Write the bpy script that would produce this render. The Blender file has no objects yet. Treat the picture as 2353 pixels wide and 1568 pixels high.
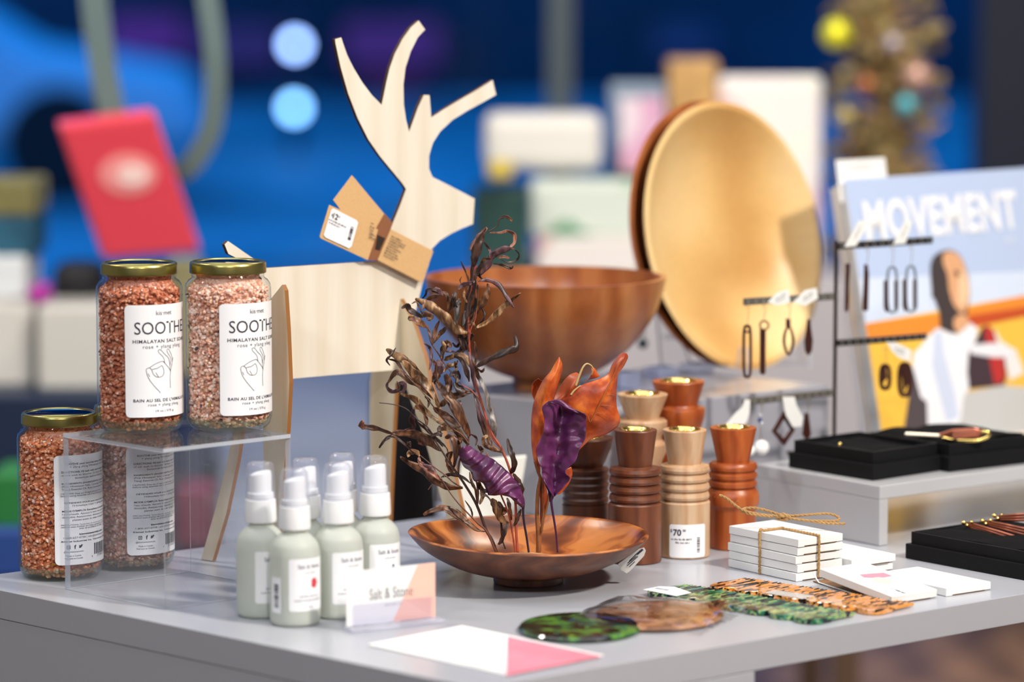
import bpy, math, random
from mathutils import Vector, Matrix, noise
D = bpy.data
SC = bpy.context.scene
COL = SC.collection
PI = math.pi
sin, cos, rad = math.sin, math.cos, math.radians
V3 = Vector

# ---------------------------------------------------------------- camera
FPX = 8000.0                      # focal length in pixels of the 2353 px frame
CAM = V3((0, 0, 0.542))           # the table top is z = 0
PITCH = math.atan((784 + 120) / FPX)
cd = D.cameras.new('camera')
cd.sensor_width = 36.0
cd.lens = FPX / 2353 * 36.0
cd.clip_start, cd.clip_end = 0.05, 200
cd.dof.use_dof = True
cd.dof.focus_distance = 3.0
cd.dof.aperture_fstop = 2.9
cam = D.objects.new('camera', cd)
COL.objects.link(cam)
cam.location = CAM
cam.rotation_euler = (PI / 2 - PITCH, 0, 0)
SC.camera = cam
SC.view_settings.view_transform = 'Standard'
SC.view_settings.look = 'None'
SC.view_settings.gamma = 1
SC.view_settings.exposure = 0.42
SC.cycles.transparent_max_bounces = 32
SC.cycles.max_bounces = 8
SC.cycles.sample_clamp_indirect = 4.0

# ---------------------------------------------------------------- world: blue dusk
w = D.worlds.new('dusk')
SC.world = w
w.use_nodes = True
nt = w.node_tree
bg = nt.nodes['Background']
tc = nt.nodes.new('ShaderNodeTexCoord')
sx = nt.nodes.new('ShaderNodeSeparateXYZ')
rp = nt.nodes.new('ShaderNodeValToRGB')
nt.links.new(tc.outputs['Generated'], sx.inputs[0])
nt.links.new(sx.outputs['Z'], rp.inputs[0])
nt.links.new(rp.outputs[0], bg.inputs[0])
rp.color_ramp.elements[0].position = 0.0
rp.color_ramp.elements[0].color = (0.004, 0.15, 0.60, 1)
rp.color_ramp.elements[1].position = 0.6
rp.color_ramp.elements[1].color = (0.006, 0.22, 0.76, 1)
bg.inputs[1].default_value = 1.25

# ---------------------------------------------------------------- lights
rad = math.radians
def area(name, loc, target, size, power, col=(1, 1, 1), size_y=None, spread=None):
    l = D.lights.new(name, 'AREA')
    l.energy = power
    l.color = col
    l.size = size
    if size_y:
        l.shape = 'RECTANGLE'
        l.size_y = size_y
    if spread:
        l.spread = spread
    o = D.objects.new(name, l)
    COL.objects.link(o)
    o.location = loc
    o.rotation_euler = (V3(target) - V3(loc)).to_track_quat('-Z', 'Y').to_euler()
    return o

CTR = (0.0, 3.0, 0.1)
area('key_spot', (1.75, 1.55, 2.15), CTR, 0.20, 72, (1.0, 0.92, 0.82))
area('fill_spot', (-1.1, 0.55, 1.75), CTR, 0.16, 15, (0.84, 0.91, 1.0))
area('front_spot', (0.35, 0.25, 1.75), CTR, 0.16, 19, (1.0, 0.95, 0.90))
area('ceiling_fill', (0.0, 2.6, 2.25), (0.0, 2.6, 0.0), 2.6, 20, (0.88, 0.94, 1.0), 1.6)  # soft overhead fill, added without a known fixture
area('window_display_spot', (0.6, 4.3, 1.9), (0.4, 5.6, 0.1), 0.4, 26, (1.0, 0.93, 0.82))
area('window_display_spot_left', (-1.3, 3.6, 1.9), (-0.75, 4.9, 0.0), 0.3, 20, (1.0, 0.93, 0.84))
area('floor_fill', (0.85, 6.3, 0.15), (0.85, 6.31, -0.8), 0.5, 1.6, (1.0, 0.88, 0.72), spread=rad(80))  # added light to brighten the floor, no real lamp here

# ---------------------------------------------------------------- pixel -> place
_f = V3((0, cos(PITCH), -sin(PITCH)))
_u = V3((0, sin(PITCH), cos(PITCH)))
_r = V3((1, 0, 0))
def ray(px, py):
    return _f + _r * ((px - 1176.5) / FPX) + _u * ((784 - py) / FPX)
def P(px, py, z=0.0):              # on the level z
    d = ray(px, py)
    return CAM + d * ((z - CAM.z) / d.z)
def Q(px, py, y):                  # at the depth y
    d = ray(px, py)
    return CAM + d * (y / d.y)
class Pl:                          # a plane with axes
    def __init__(s, p0, u, v):
        s.p = V3(p0)
        s.u = V3(u).normalized()
        s.v = V3(v).normalized()
        s.n = s.u.cross(s.v).normalized()      # towards the viewer for u right, v up
    def px(s, px, py, off=0.0):    # 3-D point seen at that pixel
        d = ray(px, py)
        t = (s.p + s.n * off - CAM).dot(s.n) / d.dot(s.n)
        return CAM + d * t
    def uv(s, px, py, off=0.0):
        q = s.px(px, py, off) - s.p
        return (q.dot(s.u), q.dot(s.v))
    def at(s, a, b, off=0.0):
        return s.p + s.u * a + s.v * b + s.n * off

# ---------------------------------------------------------------- materials
def nodes(name):
    m = D.materials.new(name)
    m.use_nodes = True
    n = m.node_tree
    return m, n, n.nodes['Principled BSDF']
def setp(b, **k):
    mp = dict(col='Base Color', rough='Roughness', metal='Metallic', ior='IOR', spec='Specular IOR Level',
              trans='Transmission Weight', coat='Coat Weight', crough='Coat Roughness', sss='Subsurface Weight',
              alpha='Alpha', emi='Emission Color', es='Emission Strength', sheen='Sheen Weight')
    for a, v in k.items():
        i = b.inputs[mp[a]]
        i.default_value = (tuple(v) + (1,))[:4] if hasattr(v, '__len__') else v
_mc = {}
def M(name, col, rough=0.5, bump=0, bscale=200, var=0, **k):
    if name in _mc:
        return _mc[name]
    m, n, b = nodes(name)
    setp(b, col=col, rough=rough, **k)
    if bump or var:
        t = n.nodes.new('ShaderNodeTexCoord')
        z = n.nodes.new('ShaderNodeTexNoise')
        z.inputs['Scale'].default_value = bscale
        z.inputs['Detail'].default_value = 3
        n.links.new(t.outputs['Object'], z.inputs[0])
        if bump:
            bp = n.nodes.new('ShaderNodeBump')
            bp.inputs['Strength'].default_value = bump
            bp.inputs['Distance'].default_value = 0.001
            n.links.new(z.outputs[0], bp.inputs['Height'])
            n.links.new(bp.outputs[0], b.inputs['Normal'])
        if var:
            r = n.nodes.new('ShaderNodeValToRGB')
            r.color_ramp.elements[0].position = .3
            r.color_ramp.elements[1].position = .7
            r.color_ramp.elements[0].color = tuple(c * (1 - var) for c in col[:3]) + (1,)
            r.color_ramp.elements[1].color = tuple(min(1, c * (1 + var)) for c in col[:3]) + (1,)
            n.links.new(z.outputs[0], r.inputs[0])
            n.links.new(r.outputs[0], b.inputs['Base Color'])
    _mc[name] = m
    return m
def ramp(n, cols):
    r = n.nodes.new('ShaderNodeValToRGB')
    e = r.color_ramp.elements
    while len(e) < len(cols):
        e.new(0.5)
    for i, (p, c) in enumerate(cols):
        e[i].position = p
        e[i].color = tuple(c)[:3] + (1,)
    return r
def wood(name, cols, sc=(1, 1, 1), wave=30, dist=4, nsc=8, rough=0.35, fine=0.15, spec=.5, rot=(0, 0, 0), rings=False, coat=0, wmix=.55):
    m, n, b = nodes(name)
    L = n.links.new
    t = n.nodes.new('ShaderNodeTexCoord')
    mp = n.nodes.new('ShaderNodeMapping')
    mp.inputs['Scale'].default_value = sc
    mp.inputs['Rotation'].default_value = rot
    L(t.outputs['Object'], mp.inputs[0])
    z = n.nodes.new('ShaderNodeTexNoise')
    z.inputs['Scale'].default_value = nsc
    z.inputs['Detail'].default_value = 4
    L(mp.outputs[0], z.inputs[0])
    wv = n.nodes.new('ShaderNodeTexWave')
    if rings:
        wv.wave_type = 'RINGS'
    wv.inputs['Scale'].default_value = wave
    wv.inputs['Distortion'].default_value = dist
    wv.inputs['Detail'].default_value = 2
    wv.inputs['Detail Scale'].default_value = nsc / 10
    L(mp.outputs[0], wv.inputs[0])
    mx = n.nodes.new('ShaderNodeMix')
    mx.inputs[0].default_value = wmix
    L(wv.outputs['Fac'], mx.inputs[2])
    L(z.outputs[0], mx.inputs[3])
    r = ramp(n, cols)
    L(mx.outputs[0], r.inputs[0])
    f = n.nodes.new('ShaderNodeTexNoise')
    f.inputs['Scale'].default_value = 220
    mp2 = n.nodes.new('ShaderNodeMapping')
    mp2.inputs['Scale'].default_value = tuple(.08 if c == min(sc) else 1 for c in sc) if len(set(sc)) > 1 else (1, 1, .15)
    L(t.outputs['Object'], mp2.inputs[0])
    L(mp2.outputs[0], f.inputs[0])
    hs = n.nodes.new('ShaderNodeMix')
    hs.data_type = 'RGBA'
    hs.blend_type = 'MULTIPLY'
    hs.inputs[0].default_value = fine * 2
    L(r.outputs[0], hs.inputs[6])
    L(f.outputs[0], hs.inputs[7])
    L(hs.outputs[2], b.inputs['Base Color'])
    setp(b, rough=rough, spec=spec, coat=coat, crough=.25)
    return m
def glassy(name, tint=(1, 1, 1), strength=1.0, rough=0.02, ior=1.45, add=0.0, addcol=(1, 1, 1)):
    """Thin clear sheet: lets light through, mirrors by Fresnel, a little diffuse haze."""
    m, n, b = nodes(name)
    n.nodes.remove(b)
    L = n.links.new
    out = n.nodes['Material Output']
    tr = n.nodes.new('ShaderNodeBsdfTransparent')
    tr.inputs[0].default_value = tuple(tint) + (1,)
    gl = n.nodes.new('ShaderNodeBsdfGlossy')
    gl.inputs['Roughness'].default_value = rough
    fr = n.nodes.new('ShaderNodeFresnel')
    fr.inputs[0].default_value = ior
    mu = n.nodes.new('ShaderNodeMath')
    mu.operation = 'MULTIPLY'
    mu.inputs[1].default_value = strength
    ge = n.nodes.new('ShaderNodeNewGeometry')      # same mirror strength from both faces of the sheet
    ii = n.nodes.new('ShaderNodeMix')
    ii.inputs[2].default_value = ior
    ii.inputs[3].default_value = 1 / ior
    L(ge.outputs['Backfacing'], ii.inputs[0])
    L(ii.outputs[0], fr.inputs[0])
    L(fr.outputs[0], mu.inputs[0])
    mx = n.nodes.new('ShaderNodeMixShader')
    L(mu.outputs[0], mx.inputs[0])
    L(tr.outputs[0], mx.inputs[1])
    L(gl.outputs[0], mx.inputs[2])
    last = mx
    if add:
        df = n.nodes.new('ShaderNodeBsdfDiffuse')
        df.inputs[0].default_value = tuple(addcol) + (1,)
        m2 = n.nodes.new('ShaderNodeMixShader')
        m2.inputs[0].default_value = add
        L(mx.outputs[0], m2.inputs[1])
        L(df.outputs[0], m2.inputs[2])
        last = m2
    L(last.outputs[0], out.inputs[0])
    return m

# ---------------------------------------------------------------- objects
def tag(o, label=None, cat=None, group=None, kind=None):
    if label: o['label'] = label
    if cat: o['category'] = cat
    if group: o['group'] = group
    if kind: o['kind'] = kind
    return o
def thing(name, label, cat, loc=(0, 0, 0), rz=0.0, group=None):
    o = D.objects.new(name, None)
    COL.objects.link(o)
    o.empty_display_size = .02
    o.location = loc
    o.rotation_euler = (0, 0, rz)
    return tag(o, label, cat, group)
def root_loc(o):
    while o.parent:
        o = o.parent
    return V3(o.location)
def mesh(name, vf, mat, parent=None, smooth=False, world=False, bevel=0, seg=2, solid=0, mi=None, sub=0, angle=None):
    vs, fs = vf[0], vf[1]
    if len(vf) > 2 and mi is None:
        mi = vf[2]
    off = root_loc(parent) if (world and parent) else V3((0, 0, 0))
    base = V3((0, 0, 0))
    if world and not parent:       # origin at the base of the thing
        xs = [v[0] for v in vs]; ys = [v[1] for v in vs]; zs = [v[2] for v in vs]
        base = off = V3(((min(xs) + max(xs)) / 2, (min(ys) + max(ys)) / 2, min(zs)))
    me = D.meshes.new(name)
    me.from_pydata([V3(v) - off for v in vs], [], fs)
    for m in (mat if isinstance(mat, (list, tuple)) else [mat]):
        me.materials.append(m)
    if mi:
        me.polygons.foreach_set('material_index', mi)
    me.update()
    me.validate()
    o = D.objects.new(name, me)
    COL.objects.link(o)
    if parent:
        o.parent = parent
    else:
        o.location = base
    if smooth:
        me.polygons.foreach_set('use_smooth', [True] * len(me.polygons))
        if angle is not None:
            me.set_sharp_from_angle(angle=rad(angle))
    if solid:
        s = o.modifiers.new('solid', 'SOLIDIFY')
        s.thickness = solid
        s.offset = 0
    if bevel:
        b = o.modifiers.new('bevel', 'BEVEL')
        b.width = bevel
        b.segments = seg
        b.limit_method = 'ANGLE'
    if sub:
        s = o.modifiers.new('sub', 'SUBSURF')
        s.levels = s.render_levels = sub
    return o
def struct(name, vf, mat, **k):
    o = mesh(name, vf, mat, world=True, **k)
    o['kind'] = 'structure'
    return o
def join(*parts):
    vs, fs, ms, any_m = [], [], [], False
    for i, p in enumerate(parts):
        b = len(vs)
        vs += [V3(v) for v in p[0]]
        fs += [tuple(b + j for j in f) for f in p[1]]
        ms += list(p[2]) if len(p) > 2 else [0] * len(p[1])
        any_m = any_m or len(p) > 2
    return (vs, fs, ms) if any_m else (vs, fs)
def withm(vf, i):
    return (vf[0], vf[1], [i] * len(vf[1]))
def tf(vf, mat):
    return ([mat @ V3(v) for v in vf[0]],) + tuple(vf[1:])
def mv(vf, d):
    d = V3(d)
    return ([V3(v) + d for v in vf[0]],) + tuple(vf[1:])
def box(x0, x1, y0, y1, z0, z1):
    v = [V3((x, y, z)) for z in (z0, z1) for x, y in ((x0, y0), (x1, y0), (x1, y1), (x0, y1))]
    return v, [(3, 2, 1, 0), (4, 5, 6, 7), (0, 1, 5, 4), (1, 2, 6, 5), (2, 3, 7, 6), (3, 0, 4, 7)]
def prism(pts, ext, side=None):
    """outline in 3-D (counter-clockwise seen from the front), pushed by ext"""
    n = len(pts)
    e = V3(ext)
    v = [V3(p) for p in pts] + [V3(p) + e for p in pts]
    f = [tuple(range(n)), tuple(range(2 * n - 1, n - 1, -1))]
    f += [(i, i + n, (i + 1) % n + n, (i + 1) % n) for i in range(n)]
    if side is not None:
        return v, f, [0, 0] + [side] * n
    return v, f
def block(c4, z0, z1):             # block over four ground points
    v = [V3((p[0], p[1], z0)) for p in c4] + [V3((p[0], p[1], z1)) for p in c4]
    a = sum(c4[i][0] * c4[(i + 1) % 4][1] - c4[(i + 1) % 4][0] * c4[i][1] for i in range(4))
    f = [(3, 2, 1, 0), (4, 5, 6, 7), (0, 1, 5, 4), (1, 2, 6, 5), (2, 3, 7, 6), (3, 0, 4, 7)]
    if a < 0:
        f = [tuple(reversed(q)) for q in f]
    return v, f
def lathe(prof, n=64, close=False):
    v, f = [], []
    k = len(prof)
    for r, z in prof:
        for j in range(n):
            a = 2 * PI * j / n
            v.append(V3((r * cos(a), r * sin(a), z)))
    for i in range(k - 1):
        for j in range(n):
            a, b = i * n + j, i * n + (j + 1) % n
            f.append((a, b, b + n, a + n))
    if prof[0][0] > 1e-6 and close:
        f.append(tuple(range(n - 1, -1, -1)))
    if prof[-1][0] > 1e-6 and close:
        f.append(tuple(range((k - 1) * n, k * n)))
    return v, f
def smoothprof(pts, n=6):
    o = []
    for i in range(len(pts) - 1):
        p = [pts[max(0, i - 1)], pts[i], pts[i + 1], pts[min(len(pts) - 1, i + 2)]]
        for s in range(n):
            o.append(cr(p, s / n))
    o.append(tuple(pts[-1]))
    return [(max(0, a[0]), a[1]) for a in o]
def cr(p, t):
    return tuple(0.5 * (2 * b + (c - a) * t + (2 * a - 5 * b + 4 * c - d) * t * t + (3 * b - a - 3 * c + d) * t ** 3)
                 for a, b, c, d in zip(*p))
def spline(pts, n=8):
    pts = [tuple(p) for p in pts]
    o = []
    for i in range(len(pts) - 1):
        p = [pts[max(0, i - 1)], pts[i], pts[i + 1], pts[min(len(pts) - 1, i + 2)]]
        for s in range(n):
            o.append(cr(p, s / n))
    o.append(pts[-1])
    return o
def tube(path, r, n=8, cap=True):
    path = [V3(p) for p in path]
    v, f = [], []
    k = len(path)
    ref = None
    for i, p in enumerate(path):
        t = (path[min(i + 1, k - 1)] - path[max(i - 1, 0)])
        if t.length < 1e-9:
            t = V3((0, 0, 1))
        t.normalize()
        if ref is None:
            ref = V3((0, 0, 1)) if abs(t.z) < .9 else V3((1, 0, 0))
        s = t.cross(ref).normalized()
        ref = s.cross(t).normalized()
        rr = r(i / (k - 1)) if callable(r) else r
        for j in range(n):
            a = 2 * PI * j / n
            v.append(p + (s * cos(a) + ref * sin(a)) * rr)
    for i in range(k - 1):
        for j in range(n):
            a, b = i * n + j, i * n + (j + 1) % n
            f.append((a, b, b + n, a + n))
    if cap:
        f += [tuple(range(n - 1, -1, -1)), tuple(range((k - 1) * n, k * n))]
    return v, f
def sphere(c, r, n=16, sq=(1, 1, 1)):
    v, f = lathe([(r * sin(PI * i / (n // 2)) , -r * cos(PI * i / (n // 2))) for i in range(n // 2 + 1)], n)
    return [V3((p.x * sq[0], p.y * sq[1], p.z * sq[2])) + V3(c) for p in v], f
_tc = {}
def text(s, width=None, height=None, align='C', bold=0.0, space=1.0):
    """flat letters as (2-D verts, faces); scaled to the given width / height, baseline at 0"""
    k = (s, bold, space)
    if k not in _tc:
        c = D.curves.new('letters', 'FONT')
        c.body = s
        c.offset = bold
        c.space_character = space
        c.resolution_u = 3
        o = D.objects.new('letters', c)
        me = D.meshes.new_from_object(o)
        _tc[k] = ([tuple(v.co[:2]) for v in me.vertices], [tuple(p.vertices) for p in me.polygons])
        D.objects.remove(o)
        D.curves.remove(c)
        D.meshes.remove(me)
    v, f = _tc[k]
    if not v:
        return [], []
    x0, x1 = min(p[0] for p in v), max(p[0] for p in v)
    y1 = max(p[1] for p in v)
    sy = height / y1 if height else None
    sx_ = width / (x1 - x0) if width else None
    sy = sy or sx_
    sx_ = sx_ or sy
    o = {'C': (x0 + x1) / 2, 'L': x0, 'R': x1}[align]
    return [((p[0] - o) * sx_, p[1] * sy) for p in v], f
def on_plane(t2, pl, a, b, off, rot=0.0):
    c, s = cos(rot), sin(rot)
    return [pl.at(a + x * c - y * s, b + x * s + y * c, off) for x, y in t2[0]], t2[1]
def on_cyl(t2, r, ang, z):
    return [V3((r * sin(ang + x / r), -r * cos(ang + x / r), z + y)) for x, y in t2[0]], t2[1]
def rects(lst):                    # 2-D rectangles (x0,x1,y0,y1)
    v, f = [], []
    for x0, x1, y0, y1 in lst:
        b = len(v)
        v += [(x0, y0), (x1, y0), (x1, y1), (x0, y1)]
        f.append((b, b + 1, b + 2, b + 3))
    return v, f
def j2(*ts):
    v, f = [], []
    for t, dx, dy in ts:
        b = len(v)
        v += [(x + dx, y + dy) for x, y in t[0]]
        f += [tuple(b + i for i in q) for q in t[1]]
    return v, f
def dashes(wd, ht, seed=1):
    """a line of print too small to read"""
    rnd = random.Random(seed)
    x, o = 0, []
    while x < wd * .97:
        w_ = min(ht * rnd.uniform(.8, 3.2), wd - x)
        k = x
        while k < x + w_:
            o.append((k - wd / 2, min(k + ht * .38, x + w_) - wd / 2, ht * rnd.uniform(0, .12), ht * rnd.choice((.65, .7, 1))))
            k += ht * .55
        x += w_ + ht * .6
    return rects(o)
def barcode(wd, ht, seed=1, n=26):
    rnd = random.Random(seed)
    x, o = 0, []
    while x < wd:
        a = wd / n * rnd.choice((.4, .6, 1.0, 1.4))
        o.append((x, min(x + a, wd), 0, ht))
        x += a + wd / n * rnd.choice((.4, .6, .9))
    return rects(o)
def cylpatch(r, a0, a1, z0, z1, rc=0.003, n=40):
    v, f = [], []
    W = (a1 - a0) * r
    cols = []
    for i in range(7):
        cols.append(rc * (1 - cos(i / 6 * PI / 2)))
    mid = [rc + (W - 2 * rc) * i / n for i in range(1, n)]
    cols = cols + mid + [W - c for c in reversed(cols)]
    for s in cols:
        e = min(s, W - s)
        dz = 0 if e >= rc else rc - math.sqrt(max(0, rc * rc - (rc - e) ** 2))
        a = a0 + s / r
        for z in (z0 + dz, z1 - dz):
            v.append(V3((r * sin(a), -r * cos(a), z)))
    for i in range(len(cols) - 1):
        f.append((2 * i, 2 * i + 2, 2 * i + 3, 2 * i + 1))
    return v, f
def rrect(wd, ht, rc, n=5):
    o = []
    for cx, cy, a in ((wd - rc, rc, -90), (wd - rc, ht - rc, 0), (rc, ht - rc, 90), (rc, rc, 180)):
        for i in range(n + 1):
            t = rad(a + 90 * i / n)
            o.append((cx + rc * cos(t), cy + rc * sin(t)))
    return o
def grid(rows, n=4, m=4, fn=None):
    """smooth sheet through rows of 3-D points"""
    rr = [spline(r, m) for r in rows]
    cols = [spline([r[j] for r in rr], n) for j in range(len(rr[0]))]
    H, W = len(cols[0]), len(cols)
    v, f = [], []
    for i in range(H):
        for j in range(W):
            p = V3(cols[j][i])
            v.append(fn(p, i / (H - 1), j / (W - 1)) if fn else p)
    for i in range(H - 1):
        for j in range(W - 1):
            a = i * W + j
            f.append((a, a + 1, a + W + 1, a + W))
    return v, f
def copy_tree(o, parent=None):
    c = o.copy()
    COL.objects.link(c)
    if parent: c.parent = parent
    for ch in list(o.children):
        copy_tree(ch, c)
    return c
def sz(p, px):                     # metres of a pixel length at the place p
    return px / FPX * (V3(p) - CAM).dot(_f)
def zat(px, py, y):
    return Q(px, py, y).z

# ================================================================ materials
m_table = M('grey_laminate', (.40, .41, .45), .26, spec=.5)
m_riser = M('tall_riser_paint', (.34, .34, .385), .2, spec=.5)
m_white = M('white_gloss', (.47, .47, .485), .2, spec=.5)
m_card = M('white_card_stock', (.80, .80, .79), .55)
m_black = M('black_paper_box', (.004, .004, .005), .6, bump=.3, bscale=900, spec=.2)
m_cloth = M('black_felt', (.006, .006, .007), .95, bump=.6, bscale=1500, spec=.1)
m_gold = M('brass', (.95, .72, .22), .18, metal=1)
m_lidgold = M('gold_lid', (.42, .36, .12), .30, metal=1)
m_lidtop = M('gold_lid_top', (.30, .30, .30), .05, metal=1)
m_ink = M('black_ink', (.02, .02, .035), .6)
m_greyink = M('grey_ink', (.25, .25, .28), .6)
m_faintink = M('faint_ink', (.33, .36, .42), .6)
m_paper = M('label_paper', (.88, .88, .90), .35)
m_glass = glassy('jar_glass', (.97, .985, .98), 1.0, .01)
m_glassbase = glassy('jar_glass_base', (.78, .83, .77), 1.0, .04, add=.05, addcol=(.5, .55, .45))
m_acry = glassy('clear_acrylic', (.965, .97, .98), 1.0, .01, add=.012, addcol=(.8, .85, 1))
m_acedge = glassy('acrylic_edge', (.62, .64, .68), 1.3, .15, add=.45, addcol=(.80, .84, .92))
m_clearcap = glassy('clear_cap', (.93, .94, .97), 1.2, .03, add=.08, addcol=(.9, .9, 1))
m_steel = M('steel', (.55, .54, .52), .3, metal=1)
m_darksteel = M('dark_steel', (.10, .085, .075), .35, metal=1)
m_kraft = M('kraft_card', (.62, .38, .17), .7, bump=.1, bscale=700, var=.06)
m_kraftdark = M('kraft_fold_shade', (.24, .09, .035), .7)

# ================================================================ table
L_ = P(-112, 1334); F_ = P(1094, 1582); B_ = P(904, 1190); R_ = P(2353, 1384)
uu = ((B_ - L_).normalized() + (R_ - F_).normalized()).normalized()      # along the table, away to the right
vv = (F_ - L_)
TL = 1.25
table = thing('display_table', 'grey laminate display table with thick top under all the goods', 'table', (F_.x, F_.y, -.8))
TH = .0245
top = block([L_, F_, F_ + uu * TL, L_ + uu * TL], -TH, 0)
mesh('tabletop', top, m_table, table, world=True, bevel=.0004)
wb = (P(1755, 1476) - F_).length
i_ = .0006
mesh('support_block', block([L_ + uu * i_ - vv * -i_, F_ + uu * i_ - vv * i_, F_ + uu * wb, L_ + uu * wb], -.8, -TH - .0004),
     m_table, table, world=True, bevel=.001)
mesh('support_block', block([F_ - vv * .5 + uu * (TL - .1), F_ + uu * (TL - .1), F_ + uu * TL, F_ - vv * .5 + uu * TL], -.8, -TH - .0004),
     m_table, table, world=True, bevel=.001)

# ================================================================ the shop
m_floor = wood('brown_floor', [(.2, (.10, .050, .022)), (.5, (.19, .10, .045)), (.8, (.29, .16, .075))], (1, 6, 1), 2, 6, 3, .5, .2)
struct('floor', box(-3.2, 3.2, -2.0, 7.6, -.9, -.8), m_floor)
struct('ceiling', box(-3.2, 3.2, -2.0, 7.8, 2.5, 2.6), M('ceiling_paint', (.5, .5, .5), .8))
m_wallp = M('shop_wall_paint', (.30, .30, .30), .8)
struct('wall_left', box(-3.3, -3.2, -2.0, 7.8, -.8, 2.5), m_wallp)
struct('wall_side', box(3.2, 3.3, -2.0, 7.8, -.8, 2.5), m_wallp)
struct('wall_rear', box(-3.3, 3.3, -2.1, -2.0, -.8, 2.5), m_wallp)
m_navy = M('navy_wall_paint', (.004, .010, .035), .6)
m_frame = M('grey_window_frame', (.10, .14, .16), .5)
struct('wall_right', box(1.02, 3.2, 7.6, 7.75, -.8, 2.5), m_navy)
m_pane = glassy('shop_window_glass', (.96, .98, 1), .25, .02)
struct('window_1', box(-3.2, 1.02, 7.66, 7.67, -.75, 2.5), m_pane)
for i, (px, wd) in enumerate(((1287, .05), (-260, .05))):
    q = Q(px, 100, 7.6)
    struct('trim_%d' % (i + 1), box(q.x - wd / 2, q.x + wd / 2, 7.58, 7.64, -.8, 2.5), m_frame)
struct('trim_3', box(-3.2, 1.02, 7.56, 7.72, -.8, -.74), m_frame)

# outside
m_street = M('asphalt', (.30, .36, .38), .6, var=.55, bscale=.5)
struct('ground', box(-14, 14, 8.0, 60, -1.0, -.9), m_street)
m_fac = M('far_facade', (.03, .04, .06), .7, var=.5, bscale=.5)
fac = thing('building', 'dark blue building with purple lit windows across the street', 'building', (0, 34, -.9))
mesh('facade', box(-14, 14, 34, 35, -.9, 10), m_fac, fac, world=True)
def emis(name, col, s):
    return M(name, (.0, .0, .0), .5, emi=col, es=s)
for px0, px1, py0, py1, c, s in ((250, 420, 40, 125, (.16, .04, .55), .26), (440, 640, 60, 150, (.08, .05, .45), .18),
                                 (790, 1010, 50, 150, (.12, .04, .42), .26), (840, 960, 170, 260, (.07, .01, .12), .3),
                                 (1500, 1640, 60, 130, (.01, .05, .3), .25)):
    a, b = Q(px0, py1, 33.9), Q(px1, py0, 33.9)
    mesh('window', box(a.x, b.x, 33.8, 34.02, a.z, b.z), emis('lit_window_%d' % px0, c, s), fac, world=True)
car = thing('car', 'pale blue car parked in the dusk outside, behind the red board', 'car', (-3.95, 20.5, -.9), .05)
m_car = M('pale_car_paint', (.62, .75, .80), .5)
prof = [(-2.2, .30), (-2.2, .72), (-1.5, .86), (-.95, 1.28), (.5, 1.30), (1.15, .88), (2.05, .72), (2.15, .32)]
mesh('body', prism([(x, -.8, z) for x, z in reversed(prof)], (0, 1.6, 0)), m_car, car, bevel=.12, seg=3)
gp = [(-1.25, .88), (-.88, 1.2), (.42, 1.22), (.95, .88)]
mesh('window', prism([(x, -.83, z) for x, z in reversed(gp)], (0, 1.66, 0)), M('car_window', (.02, .05, .1), .1), car)
for wx in (-1.4, 1.35):
    for wy in (-.82, .66):
        v, f = lathe([(0, 0), (.33, 0), (.33, .18), (0, .18)], 24)
        mesh('wheel', tf((v, f), Matrix.Translation((wx, wy + .17, .33)) @ Matrix.Rotation(PI / 2, 4, 'X')), M('tyre', (.01, .01, .012), .8), car)
for i, (px, py, c) in enumerate(((678, 103, (.32, .50, 1.0)), (676, 248, (.22, .52, .95)))):
    q = Q(px, py, 24)
    lp = thing('street_light', ('upper' if i == 0 else 'lower') + ' of the two round pale blue lights outside, left of the antlers', 'light', q)
    mesh('bulb', sphere((0, 0, 0), .048, 20), emis('street_bulb_%d' % i, c, 10), lp, smooth=True)
    mesh('bracket', box(-.012, .012, .04, .3, -.012, .012), m_navy, lp)
q = Q(677, 200, 24.3)
mesh_post = mesh('lamp_post', box(q.x - .04, q.x + .04, 24.25, 24.33, -.9, .6), m_navy, world=True)
tag(mesh_post, 'thin dark post carrying the two round blue street lights', 'post')

# window display platform and plinths behind the table
m_plat = M('platform_paint', (.30, .32, .37), .45)
plat = block([Q(500, 900, 4.35), V3((-.075, 4.30, 0)), V3((-.075, 7.3, 0)), V3((-.62, 7.3, 0))], -.8, -.215)
tag(mesh('display_platform', plat, m_plat, world=True, bevel=.004), 'long pale platform in front of the shop window, behind the deer', 'platform')

def pxbox(px0, px1, py0, py1, y, dep, yaw=0.0):
    """box whose front spans the pixels at depth y"""
    a, b = Q(px0, py1, y), Q(px1, py0, y)
    c = (a.x + b.x) / 2
    wd = (b.x - a.x)
    v, f = box(-wd / 2, wd / 2, 0, dep, a.z, b.z)
    return tf((v, f), Matrix.Translation((c, y, 0)) @ Matrix.Rotation(yaw, 4, 'Z'))
def bgbox(name, label, cat, px0, px1, py0, py1, y, dep, mat, bev=.006, yaw=0.0, zb=None, group=None):
    v, f = pxbox(px0, px1, py0, py1, y, dep, yaw)
    if zb is not None:
        zs = min(p.z for p in v)
        for p in v:
            if abs(p.z - zs) < 1e-6:
                p.z = zb
    return tag(mesh(name, (v, f), mat, world=True, bevel=bev, seg=3), label, cat, group)

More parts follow.
